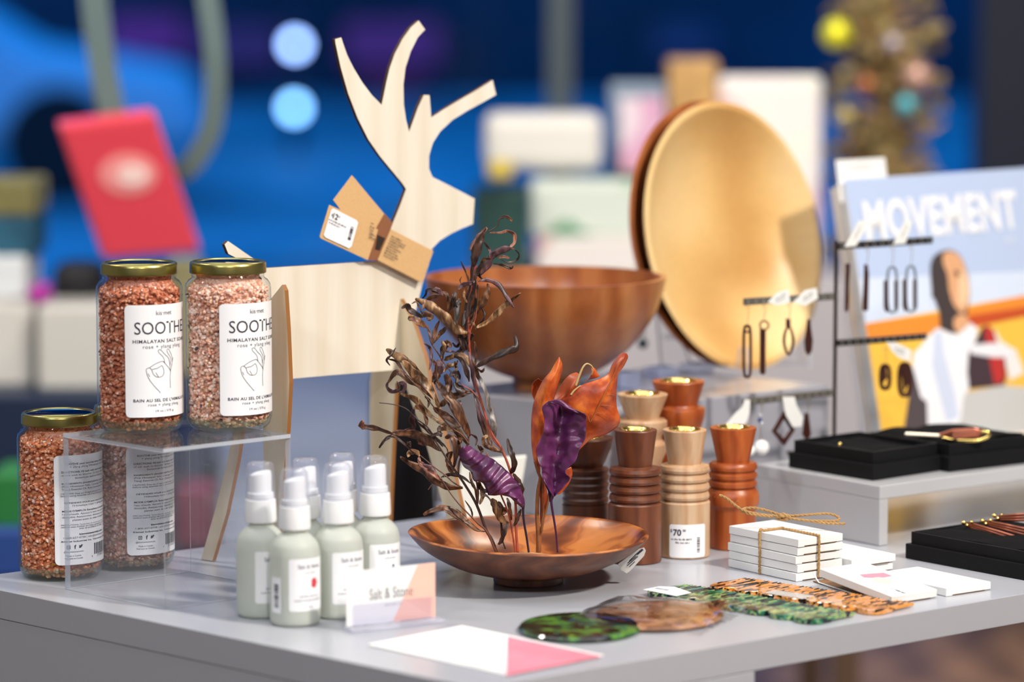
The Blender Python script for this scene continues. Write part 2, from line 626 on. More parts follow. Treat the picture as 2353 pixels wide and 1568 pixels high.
zp = -.215
plinth = bgbox('display_plinth', 'pale block plinth on short legs behind the big bowl, carrying boxes', 'plinth', 1075, 2000, 655, 900, 5.3, .7, M('plinth_paint', (.42, .40, .43), .5), zb=-.34)
qa, qb = Q(1075, 900, 5.3).x, Q(2000, 900, 5.3).x
for lx_ in (qa + .03, qb - .03):
    for ly_ in (5.34, 5.95):
        mesh('leg', box(lx_ - .02, lx_ + .02, ly_ - .02, ly_ + .02, -.8, -.341), M('brown_leg', (.10, .055, .03), .6), plinth, world=True)
PZ = zat(1300, 655, 5.3) + .001
bgbox('storage_tin', 'white rounded box behind the bowl, nearest the deer head', 'box', 1112, 1385, 262, 440, 5.5, .10, M('warm_white', (.68, .66, .62), .5), .02, zb=PZ + .16)
bgbox('gift_box', 'dark green box under the white rounded box', 'box', 1085, 1215, 440, 640, 5.42, .22, M('dark_green_card', (.006, .045, .038), .5), zb=PZ, yaw=0)
# patterned boxes
def patch_mat(name, cols, sc):
    m, n, b = nodes(name)
    t = n.nodes.new('ShaderNodeTexCoord')
    z = n.nodes.new('ShaderNodeTexVoronoi')
    z.inputs['Scale'].default_value = sc
    n.links.new(t.outputs['Object'], z.inputs[0])
    r = ramp(n, cols)
    r.color_ramp.interpolation = 'CONSTANT'
    s = n.nodes.new('ShaderNodeSeparateColor')
    n.links.new(z.outputs['Color'], s.inputs[0])
    n.links.new(s.outputs[0], r.inputs[0])
    n.links.new(r.outputs[0], b.inputs[0])
    setp(b, rough=.5)
    return m
bgbox('gift_box', 'lower white and pink patterned box behind the big bowl', 'box', 1232, 1475, 545, 652, 5.45, .2, patch_mat('pink_print', [(0, (.66, .62, .6)), (.5, (.6, .35, .34)), (.7, (.7, .66, .62))], 14), zb=PZ)
bgbox('gift_box', 'upper white box with green band behind the big bowl', 'box', 1218, 1478, 415, 545, 5.47, .10, patch_mat('green_print', [(0, (.58, .64, .58)), (.55, (.10, .30, .16)), (.75, (.62, .66, .6))], 8), .01)
bgbox('jar', 'yellow jar in front of the white rounded box', 'jar', 1118, 1180, 370, 440, 5.35, .06, M('mustard', (.55, .42, .06), .4), .01, zb=PZ + .155)
bgbox('picture_frame', 'grey framed pink print left of the wooden block', 'frame', 1400, 1530, 190, 400, 5.62, .03, M('frame_grey', (.22, .28, .36), .4), .006, zb=PZ)
bgbox('greeting_card', 'pink and white card in the grey frame', 'card', 1425, 1525, 225, 395, 5.55, .004, patch_mat('pink_card', [(0, (.62, .34, .50)), (.45, (.7, .58, .66)), (.7, (.6, .28, .38))], 22), .001)
bgbox('wooden_block', 'tall tan wooden block above the pale bowls', 'block', 1535, 1650, 138, 400, 5.7, .12, M('tan_wood', (.52, .30, .10), .5, var=.2, bscale=30), zb=PZ)
bgbox('poster_board', 'large white board with pink print behind the upright bowls', 'board', 1648, 1890, 175, 520, 5.5, .02, patch_mat('pale_patch', [(0, (.80, .74, .72)), (.55, (.75, .52, .52)), (.8, (.8, .78, .70))], 16), .01, zb=PZ)
# left group
lz = zat(100, 905, 4.7)
bgbox('side_counter', 'dark counter at the far left edge behind the jars', 'counter', -160, 430, 905, 1400, 4.7, .5, M('dark_counter', (.008, .018, .05), .4), zb=-.8)
bgbox('carton', 'white carton behind the upper jars, left one of two on the dark counter', 'carton', -60, 72, 700, 903, 4.78, .2, M('cream_card', (.62, .60, .56), .6), zb=lz, group='cartons on the dark counter')
bgbox('carton', 'cream carton behind the upper jars, right one of two on the dark counter', 'carton', 86, 250, 705, 903, 4.74, .2, M('cream_card2', (.55, .54, .50), .6), zb=lz, group='cartons on the dark counter')
c0 = zat(0, 700, 4.78)
bgbox('carton', 'white carton with a teal side at the left edge of the photo', 'carton', -80, 56, 592, 699, 4.85, .16, M('white_teal', (.66, .70, .72), .6), zb=c0 + .001)
bgbox('gift_box', 'teal box stacked on the white carton at the left edge', 'box', -80, 78, 498, 591, 4.88, .14, M('teal_card', (.01, .085, .15), .6))
bgbox('gift_box', 'olive topped box, topmost of the stack at the left edge', 'box', -80, 80, 415, 497, 4.88, .14, M('olive_card', (.22, .20, .07), .6))
bgbox('handbag', 'black bag standing behind the left jar on the cream carton', 'bag', 118, 232, 605, 704, 4.86, .09, M('black_leather', (.006, .006, .008), .5), .02)
bgbox('ribbon_roll', 'small magenta roll left of the black bag', 'ribbon', 62, 112, 655, 699, 4.8, .05, M('magenta', (.45, .03, .35), .5), .01)
bgbox('bottle_box', 'olive green box between the two upper jars', 'box', 385, 455, 600, 905, 4.9, .08, M('olive_green', (.30, .28, .14), .6), zb=lz)
bgbox('storage_box', 'green box low at the far left behind the lower jar', 'box', -20, 60, 1090, 1215, 4.35, .12, M('green_card', (.01, .16, .03), .6), zb=zat(0, 1215, 4.35))
bgbox('storage_box', 'deep blue box low at the far left below the green one', 'box', -30, 95, 1216, 1330, 4.33, .14, M('blue_card', (.01, .05, .24), .6))
bgbox('storage_box', 'dull red box seen through the clear riser', 'box', 405, 480, 1130, 1260, 4.5, .12, M('wine_card', (.16, .02, .05), .6), zb=zat(0, 1260, 4.5))
# black bin behind the deer
bc = Q(925, 1250, 4.1)
br = sz(bc, 88)
tb = thing('black_bin', 'tall round black bin behind the deer front legs', 'bin', (bc.x, bc.y, -.8))
zt = zat(925, 868, 4.1) + .8
mesh('body', lathe([(0, 0), (br * .95, 0), (br * 1.08, zt - .25), (br * .86, zt - .1), (br * .8, zt), (br * .76, zt), (br * .74, zt - .1), (0, zt - .1)], 48), M('black_plastic', (.004, .004, .006), .35), tb, smooth=True, angle=40)

# red slanted board on grey cord
rb = Pl(Q(300, 430, 4.75), (1, .25, 0), (-.08, -.25, 1))
redb = thing('red_board', 'red slanted board with pale blotch hanging below a thick grey cord', 'board', rb.p)
pts = [rb.px(238, 596), rb.px(462, 578), rb.px(356, 262), rb.px(134, 290)]
mesh('panel', prism(pts, -rb.n * .035), M('red_gloss', (.72, .06, .09), .3), redb, world=True, bevel=.006, seg=3)
bl = [rb.px(295 + 75 * cos(a) * .9 , 400 + 48 * sin(a), .0015) for a in [-i * PI / 12 for i in range(24)]]
mesh('pale_patch', prism(bl, -rb.n * .001), M('pale_pink_highlight', (.85, .28, .28), .5), redb, world=True)  # soft highlight on the red panel, painted as a paler oval
bl = [rb.px(305 + 36 * cos(a), 402 + 24 * sin(a), .0032) for a in [-i * PI / 12 for i in range(24)]]
mesh('white_highlight', prism(bl, -rb.n * .001), M('soft_white_highlight', (.92, .66, .62), .5), redb, world=True)  # bright middle of the painted highlight
m_cord = M('grey_webbing', (.10, .15, .15), .7)
def strap(pxs, y, wpx):
    c = spline([tuple(Q(a, b, y + d)) for a, b, d in pxs], 8)
    v, f = [], []
    for i, p in enumerate(c):
        p = V3(p)
        t = (V3(c[min(i + 1, len(c) - 1)]) - V3(c[max(i - 1, 0)])).normalized()
        s = t.cross(V3((0, 1, 0))).normalized() * sz(p, wpx) / 2
        v += [p - s, p + s, p + s + V3((0, .006, 0)), p - s + V3((0, .006, 0))]
    for i in range(len(c) - 1):
        for k in range(4):
            a, b = i * 4 + k, i * 4 + (k + 1) % 4
            f.append((a, b, b + 4, a + 4))
    f += [(0, 3, 2, 1), tuple(len(v) - 4 + k for k in range(4))]
    return v, f
mesh('strap', strap([(205, -260, .03), (212, -60, .02), (232, 130, .02), (262, 285, .02)], 4.75, 62), m_cord, redb, world=True)
mesh('strap', strap([(450, -260, .05), (470, -60, .05), (493, 120, .05), (488, 280, .06), (445, 370, .07), (405, 400, .08)], 4.75, 50), m_cord, redb, world=True)

# ornament tree, upper right
tr = Q(2030, 420, 5.6)
tree = thing('ornament_tree', 'brown twig tree hung with coloured baubles, upper right', 'tree', (tr.x, tr.y, PZ))
rnd = random.Random(5)
th = zat(2030, -60, 5.6) - PZ
br_ = [tube([(0, 0, 0), (.01, 0, th * .5), (0, 0, th)], lambda t: .02 * (1.2 - t), 8)]
for i in range(150):
    a = rnd.uniform(0, 2 * PI); h = rnd.uniform(.05, .98) * th
    l = .10 * (1.1 - .3 * h / th) * rnd.uniform(.5, 1)
    br_.append(tube([(0, 0, h), (cos(a) * l * .6, sin(a) * l * .6, h + .02), (cos(a) * l, sin(a) * l, h + rnd.uniform(-.01, .05))], lambda t: .005 * (1.2 - t) + .002, 5))
mesh('branches', join(*br_), M('dry_twig', (.42, .27, .11), .7), tree)
fl = []
for i in range(260):
    a = rnd.uniform(0, 2 * PI); h = rnd.uniform(.02, 1) * th; l = rnd.uniform(.01, .09)
    v, f = sphere((0, 0, 0), .011, 6, (1, .5, 1.6))
    fl.append(tf((v, f), Matrix.Translation((cos(a) * l, sin(a) * l, h)) @ Matrix.Rotation(rnd.uniform(0, 3), 4, 'X') @ Matrix.Rotation(rnd.uniform(0, 3), 4, 'Y')))
mesh('dried_leaves', join(*fl), M('olive_leaf', (.24, .18, .07), .7, var=.5, bscale=40), tree)
for px, py, r, c, lb, glow in ((1922, 78, 36, (.75, .72, .02), 'bright yellow bauble at the upper left of the twig tree', 0),
                    (1942, 268, 24, (.45, .36, .14), 'amber bauble low on the left of the twig tree', 0),
                    (2083, 242, 26, (.10, .42, .50), 'teal bauble at the right of the twig tree', 0),
                    (2052, 100, 22, (.45, .38, .42), 'silver pink bauble high on the twig tree', 0),
                    (2108, 178, 36, (.50, .30, .24), 'large copper bauble at the right edge of the twig tree', 0),
                    (1990, 195, 26, (.34, .12, .04), 'rust bauble in the middle of the twig tree', 0)):
    q = Q(px, py, 5.5)
    o = thing('bauble', lb, 'bauble', q, group='baubles on the twig tree')
    R = sz(q, r)
    mesh('ball', sphere((0, 0, 0), R, 20), M('bauble_%d' % px, c, .22, metal=.3), o, smooth=True)
    mesh('string', tube([(0, 0, R), (0, .02, R * 1.5), (tr.x - q.x, 5.6 - q.y, R * 1.2 + .06)], .001, 5), m_gold, o)
    mesh('cap', mv(lathe([(0, 0), (R * .22, 0), (R * .22, R * .25), (0, R * .25)], 12), (0, 0, R * .95)), m_gold, o)
# ================================================================ big riser, plinth for the big bowl
RZ = .1115
c1 = P(1000, 895, RZ); c2 = P(1400, 940, RZ); c3 = P(1905, 884, RZ)
e1 = (c1 - c2); e3 = (c3 - c2)
c4 = c1 + e3
riser = tag(mesh('display_riser', block([c1, c2, c3, c4], 0.0003, RZ), m_riser, world=True, bevel=.0015),
            'tall white riser carrying the large wooden bowl and the upright bowls', 'riser')

# right riser, an open bridge
RZ2 = .0555
d1 = P(1738, 1067, RZ2); d2 = P(2022, 1118, RZ2)
ua = uu; va = (d1 - d2).normalized()
rl = thing('bridge_riser', 'low white bridge riser at the right carrying the black jewellery trays', 'riser', (d2.x, d2.y, 0))
Lb = .42; Wb = (d1 - d2).length
sq = [d2, d2 + ua * Lb, d2 + ua * Lb + va * Wb, d1]
mesh('deck', block(sq, RZ2 - .0125, RZ2), m_white, rl, world=True, bevel=.0008)
tk = .011
mesh('side_panel', block([d2, d2 + ua * tk, d1 + ua * tk, d1], .0002, RZ2 - .0126), m_white, rl, world=True, bevel=.0008)
mesh('side_panel', block([d2 + ua * (Lb - tk), d2 + ua * Lb, d2 + ua * Lb + va * Wb, d1 + ua * (Lb - tk)], .0002, RZ2 - .0126), m_white, rl, world=True)

# ================================================================ bowls
w_bigbowl = wood('cherry_bowl_wood', [(.15, (.22, .055, .013)), (.5, (.38, .115, .032)), (.85, (.58, .24, .085))], (1, 1, .28), 9, 5, 16, .3, .18, wmix=.72)
w_pale = wood('maple_wood', [(.15, (.60, .31, .09)), (.5, (.80, .50, .19)), (.85, (.90, .66, .33))], (.25, 1, 1), 8, 4, 6, .38, .1, wmix=.5)
w_olive = wood('olive_bowl_wood', [(.22, (.12, .028, .008)), (.38, (.27, .070, .015)), (.50, (.42, .12, .024)), (.60, (.33, .088, .018)), (.80, (.52, .18, .042))], (.45, 1, 1.4), 14, 9, 14, .30, .12, wmix=.35)
w_oliveout = wood('olive_bowl_outside', [(.2, (.12, .034, .014)), (.45, (.19, .056, .021)), (.6, (.15, .042, .017)), (.85, (.25, .082, .033))], (.35, .8, 2.2), 26, 6, 10, .38, .12, wmix=.35)

bp = P(1253, 893, RZ)
big = thing('wooden_bowl', 'large open wooden bowl standing on the tall white riser', 'bowl', (bp.x, bp.y, RZ + .0003))
R = sz(bp, 276.5)
H = zat(1253, 636, bp.y) - RZ
k = R / .1175
outer = smoothprof([(.0315 * k, .0105), (.0565 * k, .0205), (.083 * k, .041), (.1035 * k, .068), (.113 * k, .090), (R, H)], 6)
inner = smoothprof([(R - .005, H + .0002), (.108 * k, .088), (.097 * k, .066), (.076 * k, .043), (.045 * k, .026), (0.0, .021)], 6)
mesh('bowl_body', lathe([(0, .001), (.027 * k, .001), (.0285 * k, 0), (.0315 * k, 0), (.0318 * k, .009)] + outer + inner, 96), w_bigbowl, big, smooth=True, angle=35)

# upright pair
bc = Q(1690, 541, P(1712, 850, RZ).y + .01)
t_ = rad(12); a_ = rad(47)
nn = V3((sin(a_) * cos(t_), -cos(a_) * cos(t_), sin(t_)))
ux = V3((cos(a_), sin(a_), 0)); uy = nn.cross(ux).normalized()
R = (bc.z - RZ - .0015) / cos(t_)
rotm = Matrix((ux, uy, nn)).transposed().to_4x4()
Hb = .046
outp = smoothprof([(.05, 0), (.085, .008), (.115, .024), (R, Hb)], 6)
inp = smoothprof([(R - .006, Hb + .0005), (.112, .030), (.085, .0155), (.05, .008), (0, .006)], 6)
profb = [(0, .0)] + outp + inp
for i, (lb, off) in enumerate((('front pale wooden bowl standing upright on its rim, facing right', 0), ('rear upright wooden bowl nested behind the pale one', -.0185))):
    o = thing('upright_bowl', lb, 'bowl', bc + nn * off + V3((-.001 * i, .001 * i, 0)), group='upright wooden bowls')
    v, f = lathe(profb, 96)
    v, f = tf((v, f), rotm @ Matrix.Translation((0, 0, -Hb)))
    if i == 1:
        v = [p + V3((0, 0, .004)) for p in v]
    mesh('bowl_body', (v, f), w_pale if i == 0 else w_bigbowl, o, smooth=True, angle=35)

# acrylic easel that props the upright bowls
es = P(1712, 850, RZ)
eas = thing('acrylic_easel', 'clear acrylic stand propping the upright bowls', 'stand', (es.x, es.y, RZ + .0005))
M_e = Matrix.Rotation(a_, 4, 'Z')
for s in (-1, 1):
    pr = [(s * .05 - .002, -.045, 0), (s * .05 - .002, .07, 0), (s * .05 - .002, .08, .08), (s * .05 - .002, .072, .08), (s * .05 - .002, .03, .008), (s * .05 - .002, -.030, .008), (s * .05 - .002, -.034, .03), (s * .05 - .002, -.045, .03)]
    mesh('leg', tf(prism(pr, (.004, 0, 0), 1), M_e), [m_acry, m_acedge], eas)
mesh('crossbar', tf(box(-.05, .05, .062, .070, .03, .034), M_e), m_acry, eas)

# ---------------------------------------------------------------- small bowl with dried leaves
sp = P(1214, 1338)
small = thing('wooden_bowl', 'wide shallow wooden bowl at centre front holding dried leaves', 'bowl', (sp.x, sp.y, .0003))
R = sz(sp, 276)
H = zat(1216, 1229, sp.y)
k = R / .1028
def wob(p, R=R):
    r = math.hypot(p.x, p.y)
    a = math.atan2(p.y, p.x)
    w_ = (r / R) ** 3
    return V3((p.x, p.y * (1 - .0 * w_), p.z + w_ * (.0012 * sin(a * 2 + .8) - .0016 * cos(a))))
outer = smoothprof([(.0295 * k, .0065), (.046 * k, .0095), (.066 * k, .0155), (.088 * k, .027), (.0985 * k, .0362), (R, H)], 6)
v, f = lathe([(0, .001), (.026 * k, .0005), (.0275 * k, 0), (.0298 * k, .0003), (.0300 * k, .0055)] + outer, 96)
v = [wob(p) for p in v]
mesh('bowl_outside', (v, f), w_oliveout, small, smooth=True, angle=35)
inner = [(R, H)] + smoothprof([(R - .0005, H + .0006), (R - .004, H + .0004), (.090 * k, .0335), (.070 * k, .0215), (.045 * k, .0145), (.02 * k, .0118), (0.0, .0115)], 6)
v, f = lathe(inner, 96)
v = [wob(p) for p in v]
f = [tuple(q) for q in f]
mesh('bowl_inside', (v, f), w_olive, small, smooth=True, angle=50)
mesh('flower_holder', mv(lathe([(0, .004), (.024, .004), (.026, .002), (.026, -.003), (0, -.003)], 40), (-.003, .006, .0165)), M('wood_puck', (.45, .22, .10), .6, var=.2, bscale=90), small, smooth=True, angle=35)
# price ticket hanging from the rim
tg = Pl(Q(1450, 1290, sp.y - .018), (1, .05, 0), (0, -.35, 1))
tgo = thing('price_ticket', 'white printed price ticket stuck under the right rim of the shallow bowl', 'ticket', tg.px(1450, 1290))
pp = [(1420, 1297), (1428, 1311), (1440, 1318), (1447, 1314), (1480, 1278), (1484, 1266), (1480, 1259), (1468, 1262)]
mesh('paper', prism([tg.px(a, b) for a, b in pp], -tg.n * .0003), M('ticket_paper', (.80, .77, .74), .5), tgo, world=True)
tl = []
for i, (a0, b0, a1, b1, wpx) in enumerate(((1463, 1275, 1477, 1263, 5), (1446, 1290, 1462, 1274, 2.2), (1442, 1295, 1462, 1279, 2), (1441, 1301, 1466, 1279, 2), (1446, 1303, 1459, 1291, 1.8))):
    a, b = tg.px(a0, b0, .0004), tg.px(a1, b1, .0004)
    s = (b - a).cross(tg.n).normalized() * sz(a, wpx) / 2
    tl.append(([a - s, b - s, b + s, a + s], [(0, 3, 2, 1)]))
mesh('print', join(*tl), m_ink, tgo, world=True)

# ================================================================ candle holders
def cwood(nm, a, b, c, sc=(1, 1, .22)):
    return wood(nm, [(.15, a), (.5, b), (.85, c)], sc, 20, 5, 30, .38, .2, wmix=.7)
w_walnut = cwood('walnut', (.085, .022, .010), (.17, .050, .022), (.27, .090, .040))
w_maple = cwood('light_maple', (.52, .27, .13), (.68, .42, .24), (.82, .60, .40))
w_cherry = cwood('red_cherry', (.26, .040, .007), (.42, .085, .016), (.58, .16, .035))
w_walnut2 = cwood('dark_walnut', (.045, .012, .007), (.085, .025, .013), (.13, .042, .02))
def candle(label, px, pyb, mat, prof, cup_r, name='candle_holder', rot=0):
    p = P(px, pyb)
    o = thing(name, label, 'candle holder', (p.x, p.y, .0003), rot, group='turned wooden candle holders')
    H = prof[-1][1]
    pr = [(0, 0)] + [(r, z) for r, z in prof] + [(cup_r + .0012, H + .0001), (cup_r, H - .0004), (cup_r * .8, H - .012), (0, H - .014)]
    mesh('turned_body', lathe(pr, 64), mat, o, smooth=True, angle=28)
    c = [(cup_r - .0002, H - .002), (cup_r + .001, H + .0006), (cup_r + .0006, H + .0012), (cup_r - .0012, H + .0008), (cup_r * .8, H - .004), (cup_r * .62, H - .0105), (0, H - .011)]
    mesh('brass_cup', lathe(c, 48), m_gold, o, smooth=True)
    return o, p
def straight(rb, h0, h1, h2, rw, rt, n=4):
    pr = [(rb - .0008, 0), (rb, .0008), (rb, h0 - .0012), (rb - .001, h0)]
    st = (h1 - h0) / n
    for i in range(n):
        z = h0 + st * i
        pr += [(rb - .0028, z + .0004), (rb - .0030, z + .0012), (rb - .0010, z + .0022), (rb - .0004, z + st * .55), (rb - .0012, z + st - .0006)]
    pr += [(rb - .003, h1), (rw + .0008, h1 + .0004), (rw, h1 + .001), (rt - .0003, h2 - .0006), (rt - .0006, h2)]
    return pr
def hz(px, pb, py):
    p = P(px, pb)
    return zat(px, py, p.y)
h = [hz(1572, 1277, y) for y in (1150, 1068, 988)]
o, p = candle('light maple candle holder with a price sticker, front middle', 1572, 1277, w_maple, straight(sz(P(1572, 1277), 59), *h, sz(P(1572, 1277), 38), sz(P(1572, 1277), 51)), .0135)
# sticker on it
rc_ = sz(p, 59) + .00025
za, zb = zat(1574, 1282, p.y - .02), zat(1574, 1206, p.y - .02)
a0 = math.asin((1536 - 1572) / 59); a1 = math.asin((1617 - 1572) / 59)
st = mesh('price_sticker', cylpatch(rc_, a0, a1, za, zb, .0025, 24), m_paper, o, smooth=True)
W_ = (a1 - a0) * rc_
bt = barcode(.0135, .0030, 3, 18)
bt = ([(y + .0262, x + .0045) for x, y in bt[0]], [tuple(reversed(q)) for q in bt[1]])
lt = j2((text('$', height=.0028, align='L', bold=.02), .0012, .0228), (text('70', height=.0056, align='L', bold=.03), .0040, .0200), (text('00', height=.0020, align='L', bold=.03), .0128, .0236),
        (dashes(.0190, .0016, 4), .0115, .0158), (dashes(.0125, .0015, 5), .0125, .0128), (bt, 0, 0))
mesh('lettering', on_cyl(([(x, y) for x, y in lt[0]], lt[1]), rc_ + .0002, a0, za), m_ink, st)
h = [hz(1459, 1290, y) for y in (1155, 1074, 988)]
q0 = P(1459, 1290)
candle('dark walnut candle holder just right of the shallow bowl', 1459, 1290, w_walnut, straight(sz(q0, 61), *h, sz(q0, 38), sz(q0, 50)), .0130)
# cherry front right with a bulge
q0 = P(1683, 1259)
Z = lambda y: zat(1683, y, q0.y)
S = lambda x: sz(q0, x)
pr = [(S(51), 0), (S(53), .001), (S(53), Z(1172)), (S(54), Z(1166)), (S(60), Z(1158)), (S(61), Z(1140)), (S(58), Z(1130)), (S(53), Z(1122))]
for i in range(3):
    y = 1121 - i * 19
    pr += [(S(50), Z(y)), (S(50.5), Z(y - 2)), (S(55), Z(y - 5)), (S(56), Z(y - 10)), (S(55), Z(y - 15))]
pr += [(S(52), Z(1063)), (S(38), Z(1062)), (S(37.5), Z(1058)), (S(53.5), Z(985)), (S(53), Z(983))]
candle('red cherry wood candle holder with a bulging ring, behind the tied white boxes', 1683, 1259, w_cherry, pr, .0140)
# light behind
q0 = P(1475, 1236)
Z = lambda y: zat(1475, y, q0.y); S = lambda x: sz(q0, x)
pr = [(S(50), 0), (S(52), .001), (S(52), Z(1100)), (S(44), Z(1085)), (S(46), Z(1060)), (S(55), Z(1040)), (S(57), Z(1020)), (S(50), Z(1016)), (S(44), Z(1010)), (S(46), Z(1000)), (S(54), Z(990)), (S(57), Z(980)), (S(57), Z(968)), (S(52), Z(964)), (S(38), Z(962)), (S(40), Z(956)), (S(56.5), Z(911)), (S(57.5), Z(908)), (S(57), Z(906))]
candle('light maple candle holder behind the walnut one, with a wide cup', 1475, 1236, w_maple, pr, .0150)
q0 = P(1557, 1222)
Z = lambda y: zat(1557, y, q0.y); S = lambda x: sz(q0, x)
pr = [(S(50), 0), (S(52), .001), (S(52), Z(1040)), (S(46), Z(1010)), (S(52), Z(985)), (S(60), Z(960)), (S(62), Z(943)), (S(60), Z(937)), (S(46), Z(935)), (S(44), Z(930)), (S(52), Z(905)), (S(58), Z(885)), (S(60), Z(878)), (S(59), Z(876))]
candle('tallest red cherry candle holder standing at the back', 1557, 1222, w_cherry, pr, .0160)
q0 = P(1345, 1262)
Z = lambda y: zat(1345, y, q0.y); S = lambda x: sz(q0, x)
pr = [(S(52), 0), (S(54), .001), (S(54), Z(1160))]
for i in range(5):
    y = 1158 - i * 17
    pr += [(S(50), Z(y)), (S(50.5), Z(y - 2)), (S(53), Z(y - 5)), (S(54), Z(y - 12))]
pr += [(S(50), Z(1075)), (S(38), Z(1073)), (S(45), Z(1062)), (S(58), Z(1030)), (S(64), Z(1008)), (S(63), Z(1005))]
candle('darkest candle holder, half hidden behind the orange leaf', 1345, 1262, w_walnut2, pr, .0150)
# ================================================================ clear acrylic riser (left)
a0_ = P(150, 1355); a1_ = P(379, 1402); b0_ = P(439, 1313)
aR = a1_ + (b0_ - a0_)
az = zat(152, 996, a0_.y)
ar = thing('acrylic_riser', 'clear acrylic box riser holding up two of the pink salt jars', 'riser', (a1_.x, a1_.y, .0003))
T = .0032
cen = (a0_ + aR) / 2
cs = [a0_, a1_, aR, b0_]
ins = [p + (cen - p).normalized() * T * 1.414 for p in cs]
def acpanel(name, o0, o1, i1, i0, z0, z1):
    """one wall; the cut edges are frosted"""
    v = [V3((p.x, p.y, z)) for z in (z0, z1) for p in (o0, o1, i1, i0)]
    f = [(3, 2, 1, 0), (4, 5, 6, 7), (0, 1, 5, 4), (1, 2, 6, 5), (2, 3, 7, 6), (3, 0, 4, 7)]
    return mesh(name, (v, f), [m_acry, m_acedge], ar, world=True, mi=[1, 1, 0, 1, 0, 1])
for i in range(4):
    j = (i + 1) % 4
    acpanel('side_panel', cs[i], cs[j], ins[j], ins[i], .0004, az - T - .0002)
v, f = block(cs, az - T, az)
mesh('top_panel', (v, f), [m_acry, m_acedge], ar, world=True, mi=[0, 0, 1, 1, 1, 1])

# ================================================================ salt jars
def island_mat(name, cols, rough=.35):
    m, n, b = nodes(name)
    g = n.nodes.new('ShaderNodeNewGeometry')
    r = ramp(n, cols)
    n.links.new(g.outputs['Random Per Island'], r.inputs[0])
    n.links.new(r.outputs[0], b.inputs[0])
    setp(b, rough=rough, spec=.3)
    return m
salt_mats = [island_mat('salt_rust', [(0, (.36, .09, .045)), (.35, (.56, .17, .085)), (.7, (.70, .27, .15)), (.92, (.82, .44, .31)), (1, (.90, .64, .54))]),
             island_mat('salt_rose', [(0, (.66, .27, .17)), (.25, (.80, .42, .29)), (.6, (.88, .55, .42)), (.85, (.92, .68, .57)), (1, (.95, .80, .74))]),
             island_mat('salt_coral', [(0, (.46, .11, .045)), (.3, (.68, .21, .09)), (.65, (.80, .32, .16)), (.9, (.88, .50, .34)), (1, (.92, .70, .60))]),
             island_mat('salt_dusk', [(0, (.48, .16, .10)), (.3, (.68, .30, .20)), (.65, (.80, .45, .34)), (.9, (.88, .63, .53)), (1, (.93, .78, .72))])]
m_petal = island_mat('petal_bits', [(0, (.03, .008, .02)), (.5, (.16, .02, .04)), (.7, (.55, .30, .02)), (1, (.05, .06, .02))], .6)
JR = .0366
def ico():
    t = (1 + 5 ** .5) / 2
    v = [V3(p).normalized() for p in ((-1, t, 0), (1, t, 0), (-1, -t, 0), (1, -t, 0), (0, -1, t), (0, 1, t), (0, -1, -t), (0, 1, -t), (t, 0, -1), (t, 0, 1), (-t, 0, -1), (-t, 0, 1))]
    f = [(0, 11, 5), (0, 5, 1), (0, 1, 7), (0, 7, 10), (0, 10, 11), (1, 5, 9), (5, 11, 4), (11, 10, 2), (10, 7, 6), (7, 1, 8), (3, 9, 4), (3, 4, 2), (3, 2, 6), (3, 6, 8), (3, 8, 9), (4, 9, 5), (2, 4, 11), (6, 2, 10), (8, 6, 7), (9, 8, 1)]
    return v, f
IC = ico()
def salt_mesh(seed, R, H):
    r = random.Random(seed)
    vs, fs, mi = [], [], []
    def grain(c, s, m=0, flat=1.0):
        ax = V3((r.gauss(0, 1), r.gauss(0, 1), r.gauss(0, 1))).normalized()
        ro = Matrix.Rotation(r.uniform(0, 6.28), 3, ax)
        sc = V3((s * r.uniform(.7, 1.25), s * r.uniform(.6, 1.1), s * r.uniform(.5, .95) * flat))
        b = len(vs)
        for p in IC[0]:
            q = V3((p.x * sc.x, p.y * sc.y, p.z * sc.z)) * r.uniform(.84, 1.10)
            vs.append(ro @ q + c)
        fs.extend(tuple(b + i for i in q) for q in IC[1])
        mi.extend([m] * 20)
    for k in range(4300):
        a = r.uniform(0, 2 * PI); z = r.uniform(.0045, H)
        s = r.uniform(.0015, .0027)
        rb = R - s * .95 - (r.uniform(.0026, .0040) if k < 1700 else r.uniform(0, .0010))
        if z < .010:
            rb -= (.010 - z) * .45
        grain(V3((rb * sin(a), -rb * cos(a), z)), s)
    for k in range(420):
        a = r.uniform(0, 2 * PI); q = R * .93 * math.sqrt(r.random())
        grain(V3((q * sin(a), -q * cos(a), H + r.uniform(-.001, .0012) + .002 * sin(a * 2))), r.uniform(.0016, .0030))
    for k in range(46):
        a = r.uniform(0, 2 * PI); z = r.uniform(.01, H)
        s = r.uniform(.0012, .0032)
        grain(V3(((R - .001) * sin(a), -(R - .001) * cos(a), z)), s, 1, .35)
    for k in range(700):                 # crystals added in shoulder and neck, standing in for salt refracted by the glass
        a = r.uniform(0, 2 * PI); z = r.uniform(H - .001, .1335)
        rm = .0338 - max(0, z - .1205) / .007 * .0052 if z < .1275 else .0283
        grain(V3(((rm - .0032) * sin(a), -(rm - .0032) * cos(a), z)), r.uniform(.0014, .0024))
    # hidden body of the fill
    c = lathe([(0, .004), (R - .008, .004), (R - .0050, .012), (R - .0048, H), (.0262, .1270), (.0262, .1335), (0, .1335)], 40)
    b = len(vs)
    vs += c[0]; fs += [tuple(b + i for i in q) for q in c[1]]; mi += [0] * len(c[1])
    return vs, fs, mi
SALT = {}
